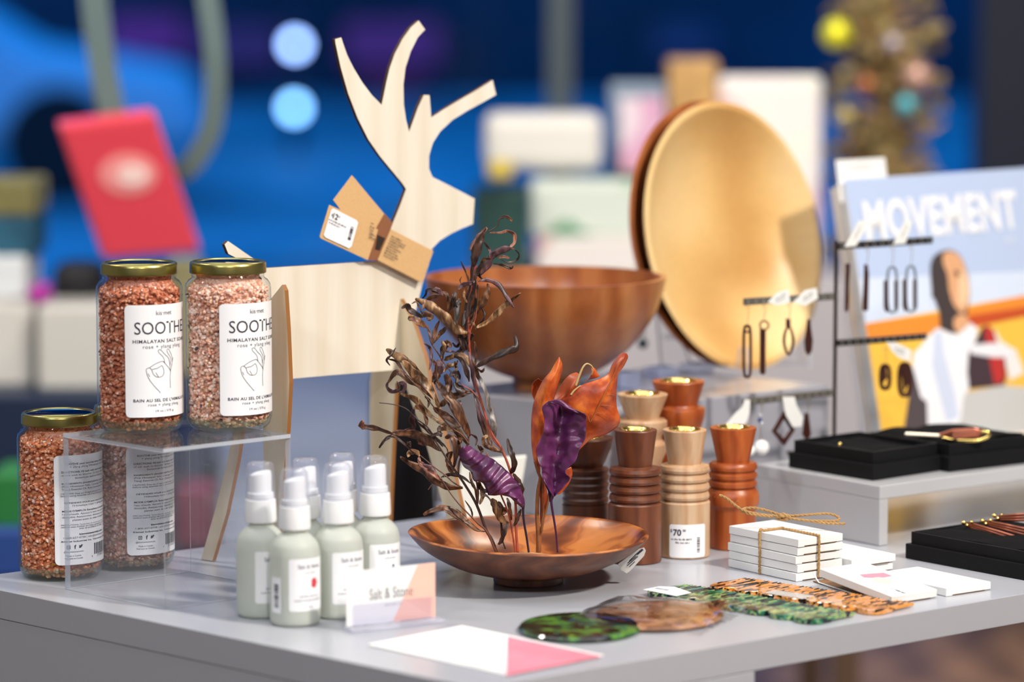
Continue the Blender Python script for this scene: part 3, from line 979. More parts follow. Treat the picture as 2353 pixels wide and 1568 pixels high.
def front_label(ac):
    """printing of the front label: everything in arc length from the label centre"""
    W = .054
    ts = [(text('kis·met', width=.0155), 0, .0862), (text('SOOTHE', width=.0530, height=.0103), 0, .0703), (text('HIMALAYAN SALT SOAK', width=.0560, height=.0029, bold=.02, space=1.15), 0, .0628),
          (text('rose + ylang ylang', width=.0390, height=.0030, space=1.15), 0, .0582), (text("BAIN AU SEL DE L'HIMALAYA", width=.0560, height=.0026, bold=.02, space=1.1), 0, .0130),
          (text('rose + ylang ylang', width=.0310, height=.0023, space=1.1), 0, .0093), (text('19 oz | 575 g', width=.0180, height=.0018), 0, .0042)]
    return j2(*ts)
HAND = [[(465, 985), (480, 1040), (520, 1100), (575, 1165)],
        [(465, 985), (472, 970), (492, 966), (510, 985), (520, 1015), (550, 1040), (590, 1035), (603, 1000), (590, 955), (570, 962), (550, 972), (530, 975), (510, 980)],
        [(490, 965), (540, 935), (590, 920), (610, 935), (650, 990), (655, 1010)],
        [(610, 935), (600, 890), (565, 850), (562, 830), (580, 830), (610, 865), (640, 900), (650, 960), (650, 1000)],
        [(650, 960), (655, 900), (630, 850), (632, 828), (645, 835), (665, 890), (665, 950), (655, 1000), (650, 1050), (652, 1135)],
        [(675, 895), (662, 960)], [(480, 1010), (492, 1035)], [(540, 1005), (560, 1040)]]
def hand_lines(r, ac):
    """the line drawing of a hand, unrolled from the curve it is printed on"""
    v, f = [], []
    for ln in HAND:
        pts = []
        for x, y in ln:
            px, py = 200 + x / 3.409, 560 + y / 3.409
            s = math.asin(max(-.98, min(.98, (px - 324) / 99.0))) * JR
            pts.append((s - .59 * JR, (957 - py) / 2712 - .0))
        pts = spline(pts, 5)
        b = len(v)
        for i, p in enumerate(pts):
            q0, q1 = pts[max(0, i - 1)], pts[min(len(pts) - 1, i + 1)]
            dx, dy = q1[0] - q0[0], q1[1] - q0[1]
            l = math.hypot(dx, dy) or 1
            wd = .00020
            v += [(p[0] - dy / l * wd, p[1] + dx / l * wd), (p[0] + dy / l * wd, p[1] - dx / l * wd)]
        for i in range(len(pts) - 1):
            f.append((b + 2 * i, b + 2 * i + 1, b + 2 * i + 3, b + 2 * i + 2))
    return v, f
def back_label():
    B, N = .02, 0
    ln = [('SOOTHE your worries away with our rose', .054, .0848, B), ('+ ylang ylang Himalayan salt soak', .046, .0822, N),
          ('DIRECTIONS: Fill bath with warm water. Add a cup', .060, .0778, B), ('of salt soak to dissolve. Sit back, relax. Remove', .060, .0752, N), ('botanicals before draining.', .036, .0726, N),
          ('INGREDIENTS (INGRÉDIENTS): Sodium Chloride', .060, .0680, B), ('(Pink Himalayan Salt), Cananga Odorata (Ylang', .060, .0654, N), ('Ylang) Essential Oil, Rosa Damascena (Rose) Petals', .060, .0628, N),
          ('CAUTIONS: Keep out of reach of small children. Consult a doctor', .062, .0592, N), ('before using essential oils if you are pregnant or nursing', .062, .0574, N),
          ('DÉTENDEZ-VOUS avec notre bain au sel de', .056, .0512, B), ("l'Himalaya rose + ylang ylang", .042, .0486, N),
          ("MODE D'EMPLOI: Remplissez la baignoire avec de", .060, .0440, B), ("l'eau chaude. Ajoutez la tasse du sel de bain pour", .060, .0414, N), ('dissoudre. Asseyez-vous, détendez-vous. Enlevez les', .060, .0388, N), ('plantes avant de vider la baignoire.', .042, .0362, N),
          ("PRÉCAUTIONS: Tenez hors de portée des enfants. Consultez un", .062, .0322, N), ("médecin avant d'utiliser des huiles essentielles si vous êtes enceinte", .062, .0304, N), ('avec un problème de santé.', .030, .0286, N),
          ('kismetessentials.com', .030, .0236, .03), ('1-800-657-0758 | info@kismetessentials.com', .058, .0208, N), ('Kismet Industries Inc. Vancouver, BC Canada', .062, .0178, B)]
    out = []
    for s, wd, z, b in ln:
        out.append((text(s, width=wd, height=.0016 if wd < .061 else .0014, bold=b), 0, z))
    ic = rects([(0, .0032, 0, .0006), (0, .0032, .0026, .0032), (0, .0006, 0, .0032), (.0026, .0032, 0, .0032), (.0011, .0021, .0011, .0021)])
    out += [(ic, -.0265, .0118), (text('f', height=.0036, bold=.04), -.0190, .0118)]
    bird = ([(0, .0008), (.0012, .0004), (.0026, .0010), (.0034, .0022), (.0042, .0030), (.0032, .0034), (.0024, .0034), (.0018, .0026), (.0004, .0032), (.0006, .0016)], [tuple(range(10))])
    out += [(bird, -.0158, .0118), (text('@kismetessentials', width=.0180, height=.0014), -.0200, .0088), (text('Made in Canada', width=.0130, height=.0014), -.0200, .0052), (text('Fabriqué au Canada', width=.0165, height=.0014), -.0200, .0030)]
    out += [(barcode(.030, .0098, 11, 30), .0010, .0050), (text('6', height=.0018), -.0015, .0028), (text('27843 91400', width=.024, height=.0018), .0170, .0028)]
    return j2(*out)
FL, BL = front_label(0), back_label()
def label_parts(jar, ac, half, front):
    r = JR + .00012
    lb = mesh('label', cylpatch(r, ac - half, ac + half, .0150, .1100, .004, 44), m_paper, jar, smooth=True)
    r2 = r + .00018
    z0 = .0150
    if front:
        mesh('lettering', on_cyl(FL, r2, ac, z0), m_ink, lb)
        mesh('hand_drawing', on_cyl(hand_lines(r, ac), r2, ac, z0), m_ink, lb)
    else:
        mesh('lettering', on_cyl(BL, r2, ac + .05, z0 + .002), m_ink, lb)
g_out = [(0, .0032), (.020, .0028), (.0262, .0008), (.0290, 0), (.0320, .0010), (.0350, .0048), (JR, .0105), (JR, .1205), (.0360, .1240), (.0335, .1275), (.0312, .1290), (.0306, .1302), (.0313, .1312), (.0306, .1325), (.0306, .1400)]
g_in = [(.0288, .1400), (.0288, .1285), (.0318, .1265), (.0343, .1230), (.0349, .1200), (.0349, .0110), (.0335, .0065), (.0300, .0042), (0, .0046)]
def jar(label, p, base, seed, front, ac, half=rad(54)):
    o = thing('salt_jar', label, 'jar', (p.x, p.y, base), 0, 'jars of pink bath salt')
    yaw = math.atan2(-p.x, p.y)
    ac = ac + yaw
    gb = lathe(g_out[:7], 72)
    mesh('glass', lathe(g_out[6:] + [(.0288, .1400)], 72), m_glass, o, smooth=True, angle=50)
    mesh('glass_base', lathe(g_out[:7] + [(JR - .0016, .0108), (.0335, .0065), (.0300, .0042), (0, .0046)], 72), m_glassbase, o, smooth=True, angle=50)
    sm = SALT.setdefault(seed % 2, salt_mesh(seed % 2 + 3, .0348, .1195))
    s = mesh('salt', sm, [salt_mats[seed], m_petal], o)
    s['kind'] = 'stuff'
    lid = [(.0290, .1400), (.0319, .1336), (.0326, .1334), (.0328, .1342), (.0327, .1350), (.0326, .1405), (.0321, .1424), (.0308, .1432), (.0292, .1432), (.0285, .1422)]
    ld = mesh('lid', lathe(lid, 72), m_lidgold, o, smooth=True, angle=50)
    mesh('lid_top', lathe([(.0286, .1423), (.0278, .1421), (0, .1421)], 72), m_lidtop, ld, smooth=True)
    label_parts(o, ac, half, front)
    return o
zR = az + .0003
jar('left jar on the clear riser, rust salt with front label', P(324, 988, az), zR, 0, True, rad(34))
jar('right jar on the clear riser, paler pink salt with front label', P(527, 984, az), zR, 1, True, rad(42))
pA = P(141, 1323)
jar('lower left jar on the table, coral salt with back label', pA, .0003, 2, False, rad(46))
pB = P(306, 1300)
jar('lower jar standing behind the clear riser, back label', pB, .0003, 3, False, rad(46))

# ================================================================ spray bottles
def frost(name, col):
    m, n, b = nodes(name)
    L = n.links.new
    setp(b, col=col, rough=.42, spec=.4, sss=0)
    tr = n.nodes.new('ShaderNodeBsdfTranslucent')
    tr.inputs[0].default_value = tuple(col) + (1,)
    tp = n.nodes.new('ShaderNodeBsdfTransparent')
    tp.inputs[0].default_value = (.9, .93, .9, 1)
    m1 = n.nodes.new('ShaderNodeMixShader'); m1.inputs[0].default_value = .35
    m2 = n.nodes.new('ShaderNodeMixShader'); m2.inputs[0].default_value = .10
    L(b.outputs[0], m1.inputs[1]); L(tr.outputs[0], m1.inputs[2])
    L(m1.outputs[0], m2.inputs[1]); L(tp.outputs[0], m2.inputs[2])
    L(m2.outputs[0], n.nodes['Material Output'].inputs[0])
    return m
m_frost = frost('frosted_glass', (.74, .77, .71))
m_pump = M('white_plastic', (.86, .86, .87), .35, spec=.4)
BR = .0203
def bottle(label, px, py, full=True, rot=37, berry=False, top=None, barc=False):
    p = P(px, py)
    o = thing('spray_bottle', label, 'bottle', (p.x, p.y, .0003), 0, 'frosted spray bottles')
    body = smoothprof([(.0175, .0002), (.0198, .002), (BR, .006)], 4) + [(BR, .056)] + smoothprof([(BR, .057), (.0188, .0650), (.0140, .0712), (.0098, .0745), (.0088, .0780)], 5)
    mesh('bottle_body', lathe([(0, .0015), (.015, .0010)] + body + [(.0085, .082), (0, .082)], 56), m_frost, o, smooth=True, angle=60)
    mesh('collar', lathe([(.0090, .0775), (.0128, .0775), (.0131, .0790), (.0126, .0905), (.0122, .0955), (.0105, .0962), (0, .0962)], 48), m_pump, o, smooth=True, angle=35)
    v, f = lathe([(.0108, .0964), (.0108, .1010), (.0092, .1012), (.0090, .1140), (.0084, .1172), (.006, .1182), (0, .1185)], 40)
    for q in v:
        if q.z > .110:
            q.z += (q.x) * .22
    mesh('pump', (v, f), m_pump, o, smooth=True, angle=40)
    mesh('overcap', lathe([(.0118, .0975), (.0119, .0965), (.0113, .1180), (.0106, .1232), (.0090, .1256), (.006, .1264), (0, .1266)], 48), m_clearcap, o, smooth=True, angle=60)
    ac = rad(rot) + math.atan2(-p.x, p.y)
    lb = mesh('label', cylpatch(BR + .0002, ac - rad(51), ac + rad(51), .0130, .0555, .002, 24), m_paper, o, smooth=True)
    it = [(text('Salt & Stone', width=.0215, height=.0034), 0, .0345), (dashes(.0110, .0010, 1), 0, .0305), (dashes(.0190, .0011, 2), 0, .0115),
          (dashes(.0055, .0010, 3), 0, .0030), (dashes(.0270, .0012, 4), 0, .0082)]
    mesh('lettering', on_cyl(j2(*it), BR + .0004, ac, .0130), M('navy_ink', (.05, .05, .10), .6), lb)
    if berry:
        pts = [(.0032 * cos(a) * (1 + .15 * cos(5 * a)), .0042 * sin(a)) for a in [i * PI / 12 for i in range(24)]]
        mesh('berry_print', on_cyl(([(x + .0040, y + .0225) for x, y in pts], [tuple(range(24))]), BR + .0005, ac, .0130), M('berry_red', (.62, .05, .07), .6), lb)
    else:
        pts = [(.0016 * cos(a), .0030 * sin(a)) for a in [i * PI / 8 for i in range(16)]]
        mesh('leaf_print', on_cyl(([(x + .0030, y + .0225) for x, y in pts], [tuple(range(16))]), BR + .0005, ac, .0130), M('leaf_navy', (.10, .12, .2), .6), lb)
    if barc:
        a = rad(-42)
        s = mesh('barcode_sticker', cylpatch(BR + .0002, a - rad(20), a + rad(12), .0110, .0400, .001, 10), m_paper, o, smooth=True)
        bt = barcode(.019, .0050, 5, 22)
        bt = ([(y - .0030, x + .0045) for x, y in bt[0]], [tuple(reversed(q)) for q in bt[1]])
        mesh('barcode', on_cyl(bt, BR + .0004, a, .0110), m_ink, s)
    return o
bottle('leftmost frosted spray bottle of the six', 601, 1414)
bottle('frontmost frosted spray bottle, with a red berry and a barcode sticker', 678.5, 1433, berry=True, barc=True)
bottle('frosted bottle in the back row, hidden behind the front berry bottle', 703, 1403)
bottle('frosted bottle in the middle, its label left of the sign card', 778, 1416)
bottle('hindmost frosted bottle, behind the middle one', 788, 1388)
bottle('rightmost frosted bottle, behind the Salt & Stone sign card', 863, 1396)

# ================================================================ sign card in its acrylic foot
s0, s1 = P(800, 1443), P(1003, 1408)
sd = (s1 - s0).normalized()
sp_ = Pl((s0 + s1) / 2, sd, (0, 0, 1))
hold = thing('card_holder', 'clear acrylic card holder with a flat foot in front of the bottles', 'card holder', sp_.p + V3((0, 0, .0003)))
h0, h1 = P(800, 1452), P(1010, 1428)
hd = (h1 - h0).normalized(); hn = V3((hd.y, -hd.x, 0))
foot = [h0 - hd * .002 - hn * .006, h0 - hd * .002 + hn * .010, h1 + hn * .010, h1 - hn * .006]
m_hold = glassy('holder_acrylic', (.93, .93, .97), 1.0, .05, add=.22, addcol=(.9, .9, 1))
mesh('foot', block(foot, .0004, .0035), m_hold, hold, world=True, bevel=.0008)
q0, q1 = h0 + hd * .004, h1 - hd * .008
mesh('front_plate', block([q0 + hn * .0010, q0 + hn * .0032, q1 + hn * .0032, q1 + hn * .0010], .0036, .0215), glassy('holder_plate', (.93, .93, .97), 1.0, .05, add=.04, addcol=(.9, .9, 1)), hold, world=True, bevel=.0004)
cpl = Pl(q0, hd, (0, 0, 1))
card = thing('sign_card', 'white and coral sign card reading Salt & Stone in an acrylic holder', 'sign', cpl.p + V3((.03, .01, .0036)))
A, B, C_, D_ = [cpl.uv(*t) for t in ((797, 1436), (1003, 1400), (997, 1288), (795, 1321))]
yb, yt = .0042, (C_[1] + D_[1]) / 2
X0, X1 = (A[0] + D_[0]) / 2, (B[0] + C_[0]) / 2
mesh('card', prism([cpl.at(X0, yb, 0), cpl.at(X1, yb, 0), cpl.at(X1, yt, 0), cpl.at(X0, yt, 0)], -cpl.n * .0005), m_card, card, world=True)
u1, u2 = cpl.uv(960, 1295)[0], cpl.uv(903, 1418)[0]
mesh('coral_print', ([cpl.at(u2, yb, .00015), cpl.at(X1, yb, .00015), cpl.at(X1, yt, .00015), cpl.at(u1, yt, .00015)], [(0, 1, 2, 3)]), M('coral', (.90, .50, .40), .6), card, world=True)
tx = cpl.uv(899, 1374)
mesh('lettering', join(on_plane(text('Salt & Stone', width=sz(cpl.p, 108) * 1.06, height=.0088), cpl, tx[0], tx[1], .0003),
                       on_plane(dashes(.016, .0011, 9), cpl, tx[0] + .002, tx[1] - .006, .0003)), M('pale_grey_ink', (.20, .20, .22), .6), card, world=True)

# flat card at the front edge
fc = [P(843, 1484), P(1165, 1554), P(1387, 1509), P(1062, 1440)]
flat = thing('leaflet', 'white and pink leaflet lying flat at the front edge of the table', 'leaflet', (fc[1].x, fc[1].y, .0003))
mesh('paper', block(fc, .0003, .0010), m_card, flat, world=True)
m_pink = M('rose_print', (.78, .22, .29), .6, var=.18, bscale=22)
pz = P(1167, 1463, .0012)
mesh('pink_print', ([P(1163, 1553, .0012), P(1383, 1508.5, .0012), pz], [(0, 1, 2)]), m_pink, flat, world=True)
gp_ = Pl(P(1060, 1500, .0012), (fc[2] - fc[3]), (fc[2] - fc[1]))
m_ghost = M('ghost_print', (.72, .74, .72), .6)
mesh('faint_print', join(*[([P(cx + rx * cos(a), cy + ry * sin(a), .0012) for a in [-i * PI / 10 for i in range(20)]], [tuple(range(20))]) for cx, cy, rx, ry in ((1035, 1497, 50, 10), (1118, 1478, 30, 7), (1112, 1527, 38, 8))]), m_ghost, flat, world=True)
# ================================================================ plywood reindeer
w_ply = wood('birch_ply', [(.1, (.72, .64, .51)), (.5, (.77, .70, .58)), (.9, (.81, .75, .65))], (1, 1, .10), 14, 2.5, 10, .45, .05)
m_burn = M('burnt_edge', (.055, .018, .006), .7)
w_leg = wood('birch_ply_leg', [(.1, (.68, .56, .38)), (.5, (.76, .65, .46)), (.9, (.81, .72, .56))], (1, 1, .12), 14, 3, 10, .45, .05)
g1 = P(477, 1288)
far = P(880, 1218)
bj = Q(560, 760, 3.055); bj.z = 0
fj0 = Q(895, 760, 3.16); fj0.z = 0
ang = math.atan2(fj0.y - bj.y, fj0.x - bj.x)
bd = V3((cos(ang), sin(ang), 0))
BP = Pl(bj, bd, (0, 0, 1))
deer = thing('plywood_reindeer', 'flat laser-cut plywood reindeer with antlers, behind the bottles', 'reindeer figure', (BP.p.x, BP.p.y, .0003))
body = [(770, 90), (784, 86), (790, 104), (798, 127), (813, 157), (833, 190), (855, 219), (877, 241), (881, 222), (888, 188), (895, 158), (907, 124), (924, 91), (944, 63), (962, 47), (977, 68),
        (960, 86), (944, 118), (932, 155), (927, 195), (928, 240), (933, 275), (940, 303), (950, 276), (960, 248), (974, 218), (987, 219), (991, 270), (1020, 251), (1050, 233), (1092, 209), (1132, 184),
        (1140, 218), (1110, 235), (1075, 254), (1040, 276), (1012, 302), (995, 328), (986, 358), (986, 388), (994, 407), (1020, 420), (1055, 438), (1091, 457), (1087, 515), (1062, 525), (1035, 538), (1010, 554), (993, 572),
        (985, 610), (972, 648), (962, 690), (950, 735), (925, 800), (905, 851), (780, 861), (667, 871), (560, 878), (545, 800), (560, 720), (590, 670), (602, 640), (574, 612), (545, 594), (525, 584), (516, 562), (524, 554), (576, 590), (612, 616), (740, 608), (870, 600), (880, 575), (903, 512), (920, 470), (933, 435),
        (925, 422), (900, 392), (872, 358), (846, 320), (822, 272), (800, 215), (783, 155), (771, 100)]
pts = [BP.px(a, b) for a, b in reversed(body)]
mesh('body', prism(pts, -BP.n * .0042, 1), [w_ply, m_burn], deer, world=True)
# leg boards cross the body
m_amber = M('amber_cut_edge', (.28, .11, .025), .6)
def legboard(px, through, direction, outline, name='leg_board'):
    pl = Pl(through, direction, (0, 0, 1))
    if pl.n.y > 0:
        pl = Pl(through, -V3(direction), (0, 0, 1))
    pts = [pl.px(a, b) for a, b in reversed(outline)]
    for p in pts:
        p.z = max(p.z, .0004)
    if pl.n.dot(CAM - pl.p) < 0:
        pts.reverse()
    # counter-clockwise seen from the front
    return pl, mesh(name, prism(pts, -pl.n * .0042, 1), [w_leg, m_amber], deer, world=True)
fj = V3((Q(862, 1000, 3.205).x, 3.205, 0))
nd = V3((Q(1070, 1000, 3.078).x, 3.078, 0))
fpl, fl_ = legboard(0, fj, nd - fj,
         [(893, 640), (901, 655), (948, 739), (974, 815), (991, 890), (1040, 1080), (1062, 1180), (1084, 1290), (1052, 1290), (1030, 1200), (1012, 1142), (990, 1060), (972, 996), (945, 925), (930, 880), (909, 880), (903, 985), (897, 1110), (893, 1216), (862, 1216), (852, 1080), (850, 950), (850, 880), (868, 760), (885, 655)])
rj = BP.px(560, 760); rj.z = 0
f1 = P(477, 1290)
mesh('slot_line', prism([fpl.px(a, b, .0002) for a, b in ((905, 842), (908, 840), (888, 650), (885, 652))], -fpl.n * .0002), m_amber, fl_, world=True)
f2_ = V3((Q(622, 1320, 2.99).x, 2.99, 0))
legboard(0, V3((f1.x, f1.y, 0)), f2_ - V3((f1.x, f1.y, 0)),
         [(648, 655), (654, 668), (660, 760), (665, 880), (660, 980), (652, 1080), (644, 1200), (632, 1344), (598, 1344), (604, 1200), (606, 1060), (604, 960), (596, 910), (584, 905), (560, 960), (545, 1060), (520, 1180), (488, 1290), (462, 1290), (492, 1180), (520, 1070), (540, 970), (560, 880), (590, 770), (620, 690)])
# kraft card round the neck
KP = Pl(BP.p + BP.n * .006, bd, (0, 0, 1))
kt = thing('kraft_tag', 'folded brown kraft card tag wrapped round the reindeer neck', 'tag', KP.px(870, 560))
def flat(name, px, mat, parent, pl, off=0.0, th=.0006):
    return mesh(name, prism([pl.px(a, b, off) for a, b in px], -pl.n * th), mat, parent, world=True)
flat('back_flap', [(766, 460), (830, 545), (872, 548), (886, 495), (809, 403)], m_kraft, kt, KP, 0)
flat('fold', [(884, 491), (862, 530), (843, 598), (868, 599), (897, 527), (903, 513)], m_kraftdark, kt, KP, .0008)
lf = flat('left_flap', [(735, 543), (737, 548), (845, 598), (862, 550), (869, 528), (822, 500), (757, 471)], m_kraft, kt, KP, .0016)
rf = flat('right_flap', [(868, 598), (970, 650), (996, 577), (898, 527)], m_kraft, kt, KP, .0020)
flat('fold_shadow', [(868, 540), (885, 548), (872, 576), (862, 573)], M('fold_shadow_dark', (.02, .01, .005), .6), kt, KP, .0012, .0002)  # shadow inside the fold, painted as a dark patch
kr = Pl(KP.px(898, 527, .0028), (KP.px(996, 577) - KP.px(898, 527)), (0, 0, 1))
kr = Pl(kr.p, kr.u, (KP.px(898, 527) - KP.px(868, 598)))
kw = (KP.px(996, 577) - KP.px(898, 527)).length
rows = [.013, .019, .018, .012, .017, .013, .016, .018, .014]
def left(d, w_):
    return [(x + w_ / 2, y) for x, y in d[0]], d[1]
mesh('lettering', join(*[on_plane(left(dashes(w_, .0013, i), w_), kr, .0035, -.006 - i * .0024, .0004) for i, w_ in enumerate(rows)]), m_ink, rf, world=True)
mesh('lettering', join(*[on_plane(left(dashes(w_, .0016, 20 + i), w_), kr, -.0235 + (.001 * i), -.004 - i * .003, .0004) for i, w_ in enumerate((.003, .005, .004, .007, .008))]), m_ink, lf, world=True)
stp = [(761, 483), (766, 479), (819, 506), (823, 512), (808, 566), (802, 571), (748, 546), (744, 540)]
ps = flat('price_sticker', list(reversed(stp)), m_paper, kt, KP, .0026, .0002)
kp = Pl(KP.px(761, 480, .0030), KP.px(823, 510) - KP.px(761, 480), KP.px(761, 480) - KP.px(744, 542))
W_ = (KP.px(823, 510) - KP.px(761, 480)).length
H_ = (KP.px(761, 480) - KP.px(744, 542)).length
bt = barcode(.012, .0035, 7, 16)
bt = ([(y, x) for x, y in bt[0]], [tuple(reversed(q)) for q in bt[1]])
mesh('lettering', join(on_plane(text('$', height=.0022, align='L', bold=.02), kp, .0022, -.0055, .0002), on_plane(text('12', height=.0050, align='L', bold=.02), kp, .0042, -.0070, .0002),
                       on_plane(text('00', height=.0018, align='L'), kp, .0098, -.0042, .0002), on_plane(left(dashes(W_ * .62, .0015, 31), W_ * .62), kp, .0008, -.0100, .0002),
                       on_plane(left(dashes(W_ * .40, .0014, 32), W_ * .4), kp, .0016, -.0125, .0002), on_plane(bt, kp, W_ - .0065, -.0185, .0002)), m_ink, ps, world=True)

# small white card standing behind
wc = Pl(P(1120, 1200), (1, .35, 0), (-.0, -.15, 1))
tag(mesh('blank_card', prism([wc.px(1040, 1205), wc.px(1185, 1200), wc.px(1211, 1048), wc.px(1062, 1062)], -wc.n * .004), M('cream_card_stock', (.82, .81, .74), .6), world=True, bevel=.001),
    'plain cream card standing behind the dried stems', 'card')

# ================================================================ white cartons
lu = (P(1829, 1338) - P(1652, 1307)).normalized()       # long way, towards the camera
wu = (P(2273, 1357) - P(2174, 1372)).normalized()       # short way, to the right
lu = (lu - wu * lu.dot(wu) * 1.0).normalized()
CL = (P(1829, 1338) - P(1652, 1307)).length; CW = (P(2273, 1357) - P(2174, 1372)).length * 1.04
CH = (zat(1834, 1240, P(1829, 1338).y)) / 5 - .0004
m_slit = M('raw_cardboard', (.16, .085, .035), .8)
def carton(label, front, z, printed=False, yaw=0.0, tilt=0.0, grp=None, name='white_carton', dx=0):
    """front = near bottom corner; extends back-left (CL) and right (CW)"""
    a = math.atan2(wu.y, wu.x) + yaw
    o = thing(name, label, 'carton', (front.x, front.y, z), a, grp)
    M_ = Matrix.Rotation(-tilt, 4, 'X')
    e = .0006
    mesh('box_body', tf(join(box(0, CW, e, CL, .0001, CH)), M_), m_card, o, bevel=.0005)
    fl = mesh('end_flap', tf(box(.0002, CW - .0002, .00005, e, .0008, CH - .0002), M_), m_card, o, bevel=.0002)
    mesh('slit', tf(box(CW * .14, CW * .86, -.00008, e, .0002, .00075), M_), m_slit, fl)
    mesh('flap_tab', tf(box(CW * .0, CW * .14, -.00006, e, .0001, CH * .55), M_), m_card, fl)
    if printed:
        pl = Pl((CW, .0, CH + .0001), (0, 1, 0), (-1, 0, 0))
        if printed == 1:
            t = join(on_plane(text('HALE', width=.012, height=.0032, space=1.3), pl, .013, .034, .0001), on_plane(dashes(.011, .0026, 40), pl, .007, .034, .0001))
            t2 = join(*[on_plane(dashes(.022, .0011, 50 + i), pl, .015, .0075 + i * .0024, .0001) for i in range(5)])
            t = tf(t, M_); t2 = tf(t2, M_)
            mesh('lettering', t, m_ink, o); mesh('small_print', t2, m_faintink, o)
            c = [V3((CW * .50 + .0085 * cos(a), .040 + .0095 * sin(a), CH + .0002)) for a in [i * PI / 14 for i in range(28)]]
            mesh('cream_disc_print', tf((c, [tuple(range(28))]), M_), M('cream_print', (.72, .66, .50), .6), o)
            c = [V3((.044, .058, CH + .00016)), V3((.044, .047, CH + .00016)), V3((.030, .046, CH + .00016)), V3((.017, .053, CH + .00016)), V3((.020, .062, CH + .00016))]
            mesh('mauve_print', tf((list(reversed(c)), [tuple(range(5))]), M_), M('mauve_print', (.52, .24, .32), .6), o)
        else:
            t = join(*[on_plane(text('HALE', width=.013, height=.0030, space=1.3), pl, CL - .014, .028, .0001)] + [on_plane(dashes(.018, .0010, 60 + i), pl, .018, .014 + i * .0024, .0001) for i in range(6)])
            mesh('lettering', tf(t, M_), m_faintink, o)
    return o
f0 = P(1829, 1338)
jit = [(0, 0, 0), (.0012, .0006, .5), (-.0004, .0008, .0), (.0010, .0012, -.5), (.0016, .0006, .8)]
ordn = ['bottom', 'second from bottom', 'middle', 'second from top', 'top']
for i in range(5):
    jx, jy, ja = jit[i]
    carton('white carton, %s of the five tied with twine' % ordn[i], V3((f0.x + jx, f0.y + jy, 0)), .0002 + i * (CH + .0004), printed=False, yaw=rad(ja), grp='white cartons tied with twine')
f2 = P(1950, 1325)
carton('lower carton of the loose pair right of the tied stack', V3((f2.x, f2.y, 0)), .0002)
carton('upper carton of the loose pair right of the tied stack', V3((f2.x + .0022, f2.y - .0006, 0)), .0004 + CH, printed=2)
f4 = P(2174, 1372)
carton('closed printed carton lying flat at the right of the cartons', V3((f4.x, f4.y, 0)), .0002, printed=2)
f3 = P(2047, 1391)
tl_ = math.asin(.0105 / CL)
o3 = carton('printed carton with mauve and cream print, propped up on its open flap', V3((f3.x, f3.y, 0)), .0004, printed=1, tilt=-tl_)
# the torn flap it rests on
fa, fb = P(1868, 1338), P(1985, 1376)
fp = Pl(fa, (fb - fa), (0, 0, 1))
flp = thing('open_flap', 'folded white card flap with brown inside, under the propped carton', 'flap', (fa.x, fa.y, .0002))
m_brownin = M('brown_card_inside', (.22, .11, .045), .8)
w3 = V3((wu.x, wu.y, 0)).normalized()
mesh('base_sheet', block([fa, fb, fb + w3 * .030, fa + w3 * .040], .0003, .0008), m_brownin, flp, world=True)
mesh('edge', tube([fa + V3((0, 0, .009)), fa + V3((.002, -.002, .0045)), fa + (fb - fa) * .12 + V3((0, 0, .0012)), fb + V3((0, 0, .0010))], .0006, 6), m_card, flp, world=True)
mesh('riser_fold', block([fa + w3 * .012, fa + w3 * .014, fa + w3 * .034 + V3((0, .0, 0)), fa + w3 * .032], .0009, .0072), m_brownin, flp, world=True)

# twine
m_twine = M('jute_twine', (.50, .29, .11), .9, bump=.8, bscale=2500, var=.25)
tw = thing('jute_twine', 'jute string tied in a bow around the five white cartons', 'string', (f0.x, f0.y, 0))
Hs = 5 * (CH + .0004) + .0002
e_l = V3((lu.x, lu.y, 0)) * -1            # away from the camera, to the left
e_w = V3((wu.x, wu.y, 0))
F0 = V3((f0.x, f0.y, 0))
def tp(l, w_, z):
    return F0 + e_l * l + e_w * w_ + V3((0, 0, z))
def ply(path, r=.00085, twist=800):
    pts = [V3(p) for p in spline([tuple(p) for p in path], 10)]
    acc, out = 0, [[], []]
    for i, p in enumerate(pts):
        if i: acc += (p - pts[i - 1]).length
        t = (pts[min(i + 1, len(pts) - 1)] - pts[max(i - 1, 0)]).normalized()
        s = t.cross(V3((.2, .3, .9))).normalized(); q = t.cross(s)
        for k in range(2):
            a = acc * twist + k * PI
            out[k].append(p + s * cos(a) * r * .62 + q * sin(a) * r * .62)
    return join(tube(out[0], r, 6), tube(out[1], r, 6))
g = .0009
lx = CL * .52
loopA = [tp(lx, CW * .5, Hs + g), tp(lx, CW * .1, Hs + g), tp(lx, -g, Hs + .0002), tp(lx, -g, Hs * .5), tp(lx, -g, .0012), tp(lx, .0005, .0009)]
wx = CW * .47
loopB = [tp(lx, wx, Hs + g), tp(CL * .2, wx, Hs + g), tp(.001, wx, Hs + g), tp(-g - .0008, wx, Hs - .001), tp(-g - .0008, wx, Hs * .5), tp(-g - .0008, wx, .0016)]
mesh('wrap', ply(loopA), m_twine, tw, world=True)
mesh('wrap', ply(loopB), m_twine, tw, world=True)
def tpx(l):
    return [Q(a, b, y) for a, b, y in l]
yk = tp(lx, CW * .5, 0).y
kn = [(1783, 1186, yk), (1800, 1183, yk - .003), (1815, 1190, yk - .004), (1800, 1194, yk - .002), (1785, 1190, yk), (1800, 1186, yk - .004), (1818, 1188, yk)]
mesh('knot', ply(tpx(kn), .0011, 700), m_twine, tw, world=True)
mesh('bow_loop', ply(tpx([(1800, 1187, yk), (1850, 1184, yk - .004), (1900, 1181, yk), (1925, 1188, yk), (1924, 1197, yk - .003), (1890, 1198, yk - .008), (1845, 1196, yk - .008), (1805, 1189, yk - .003)])), m_twine, tw, world=True)
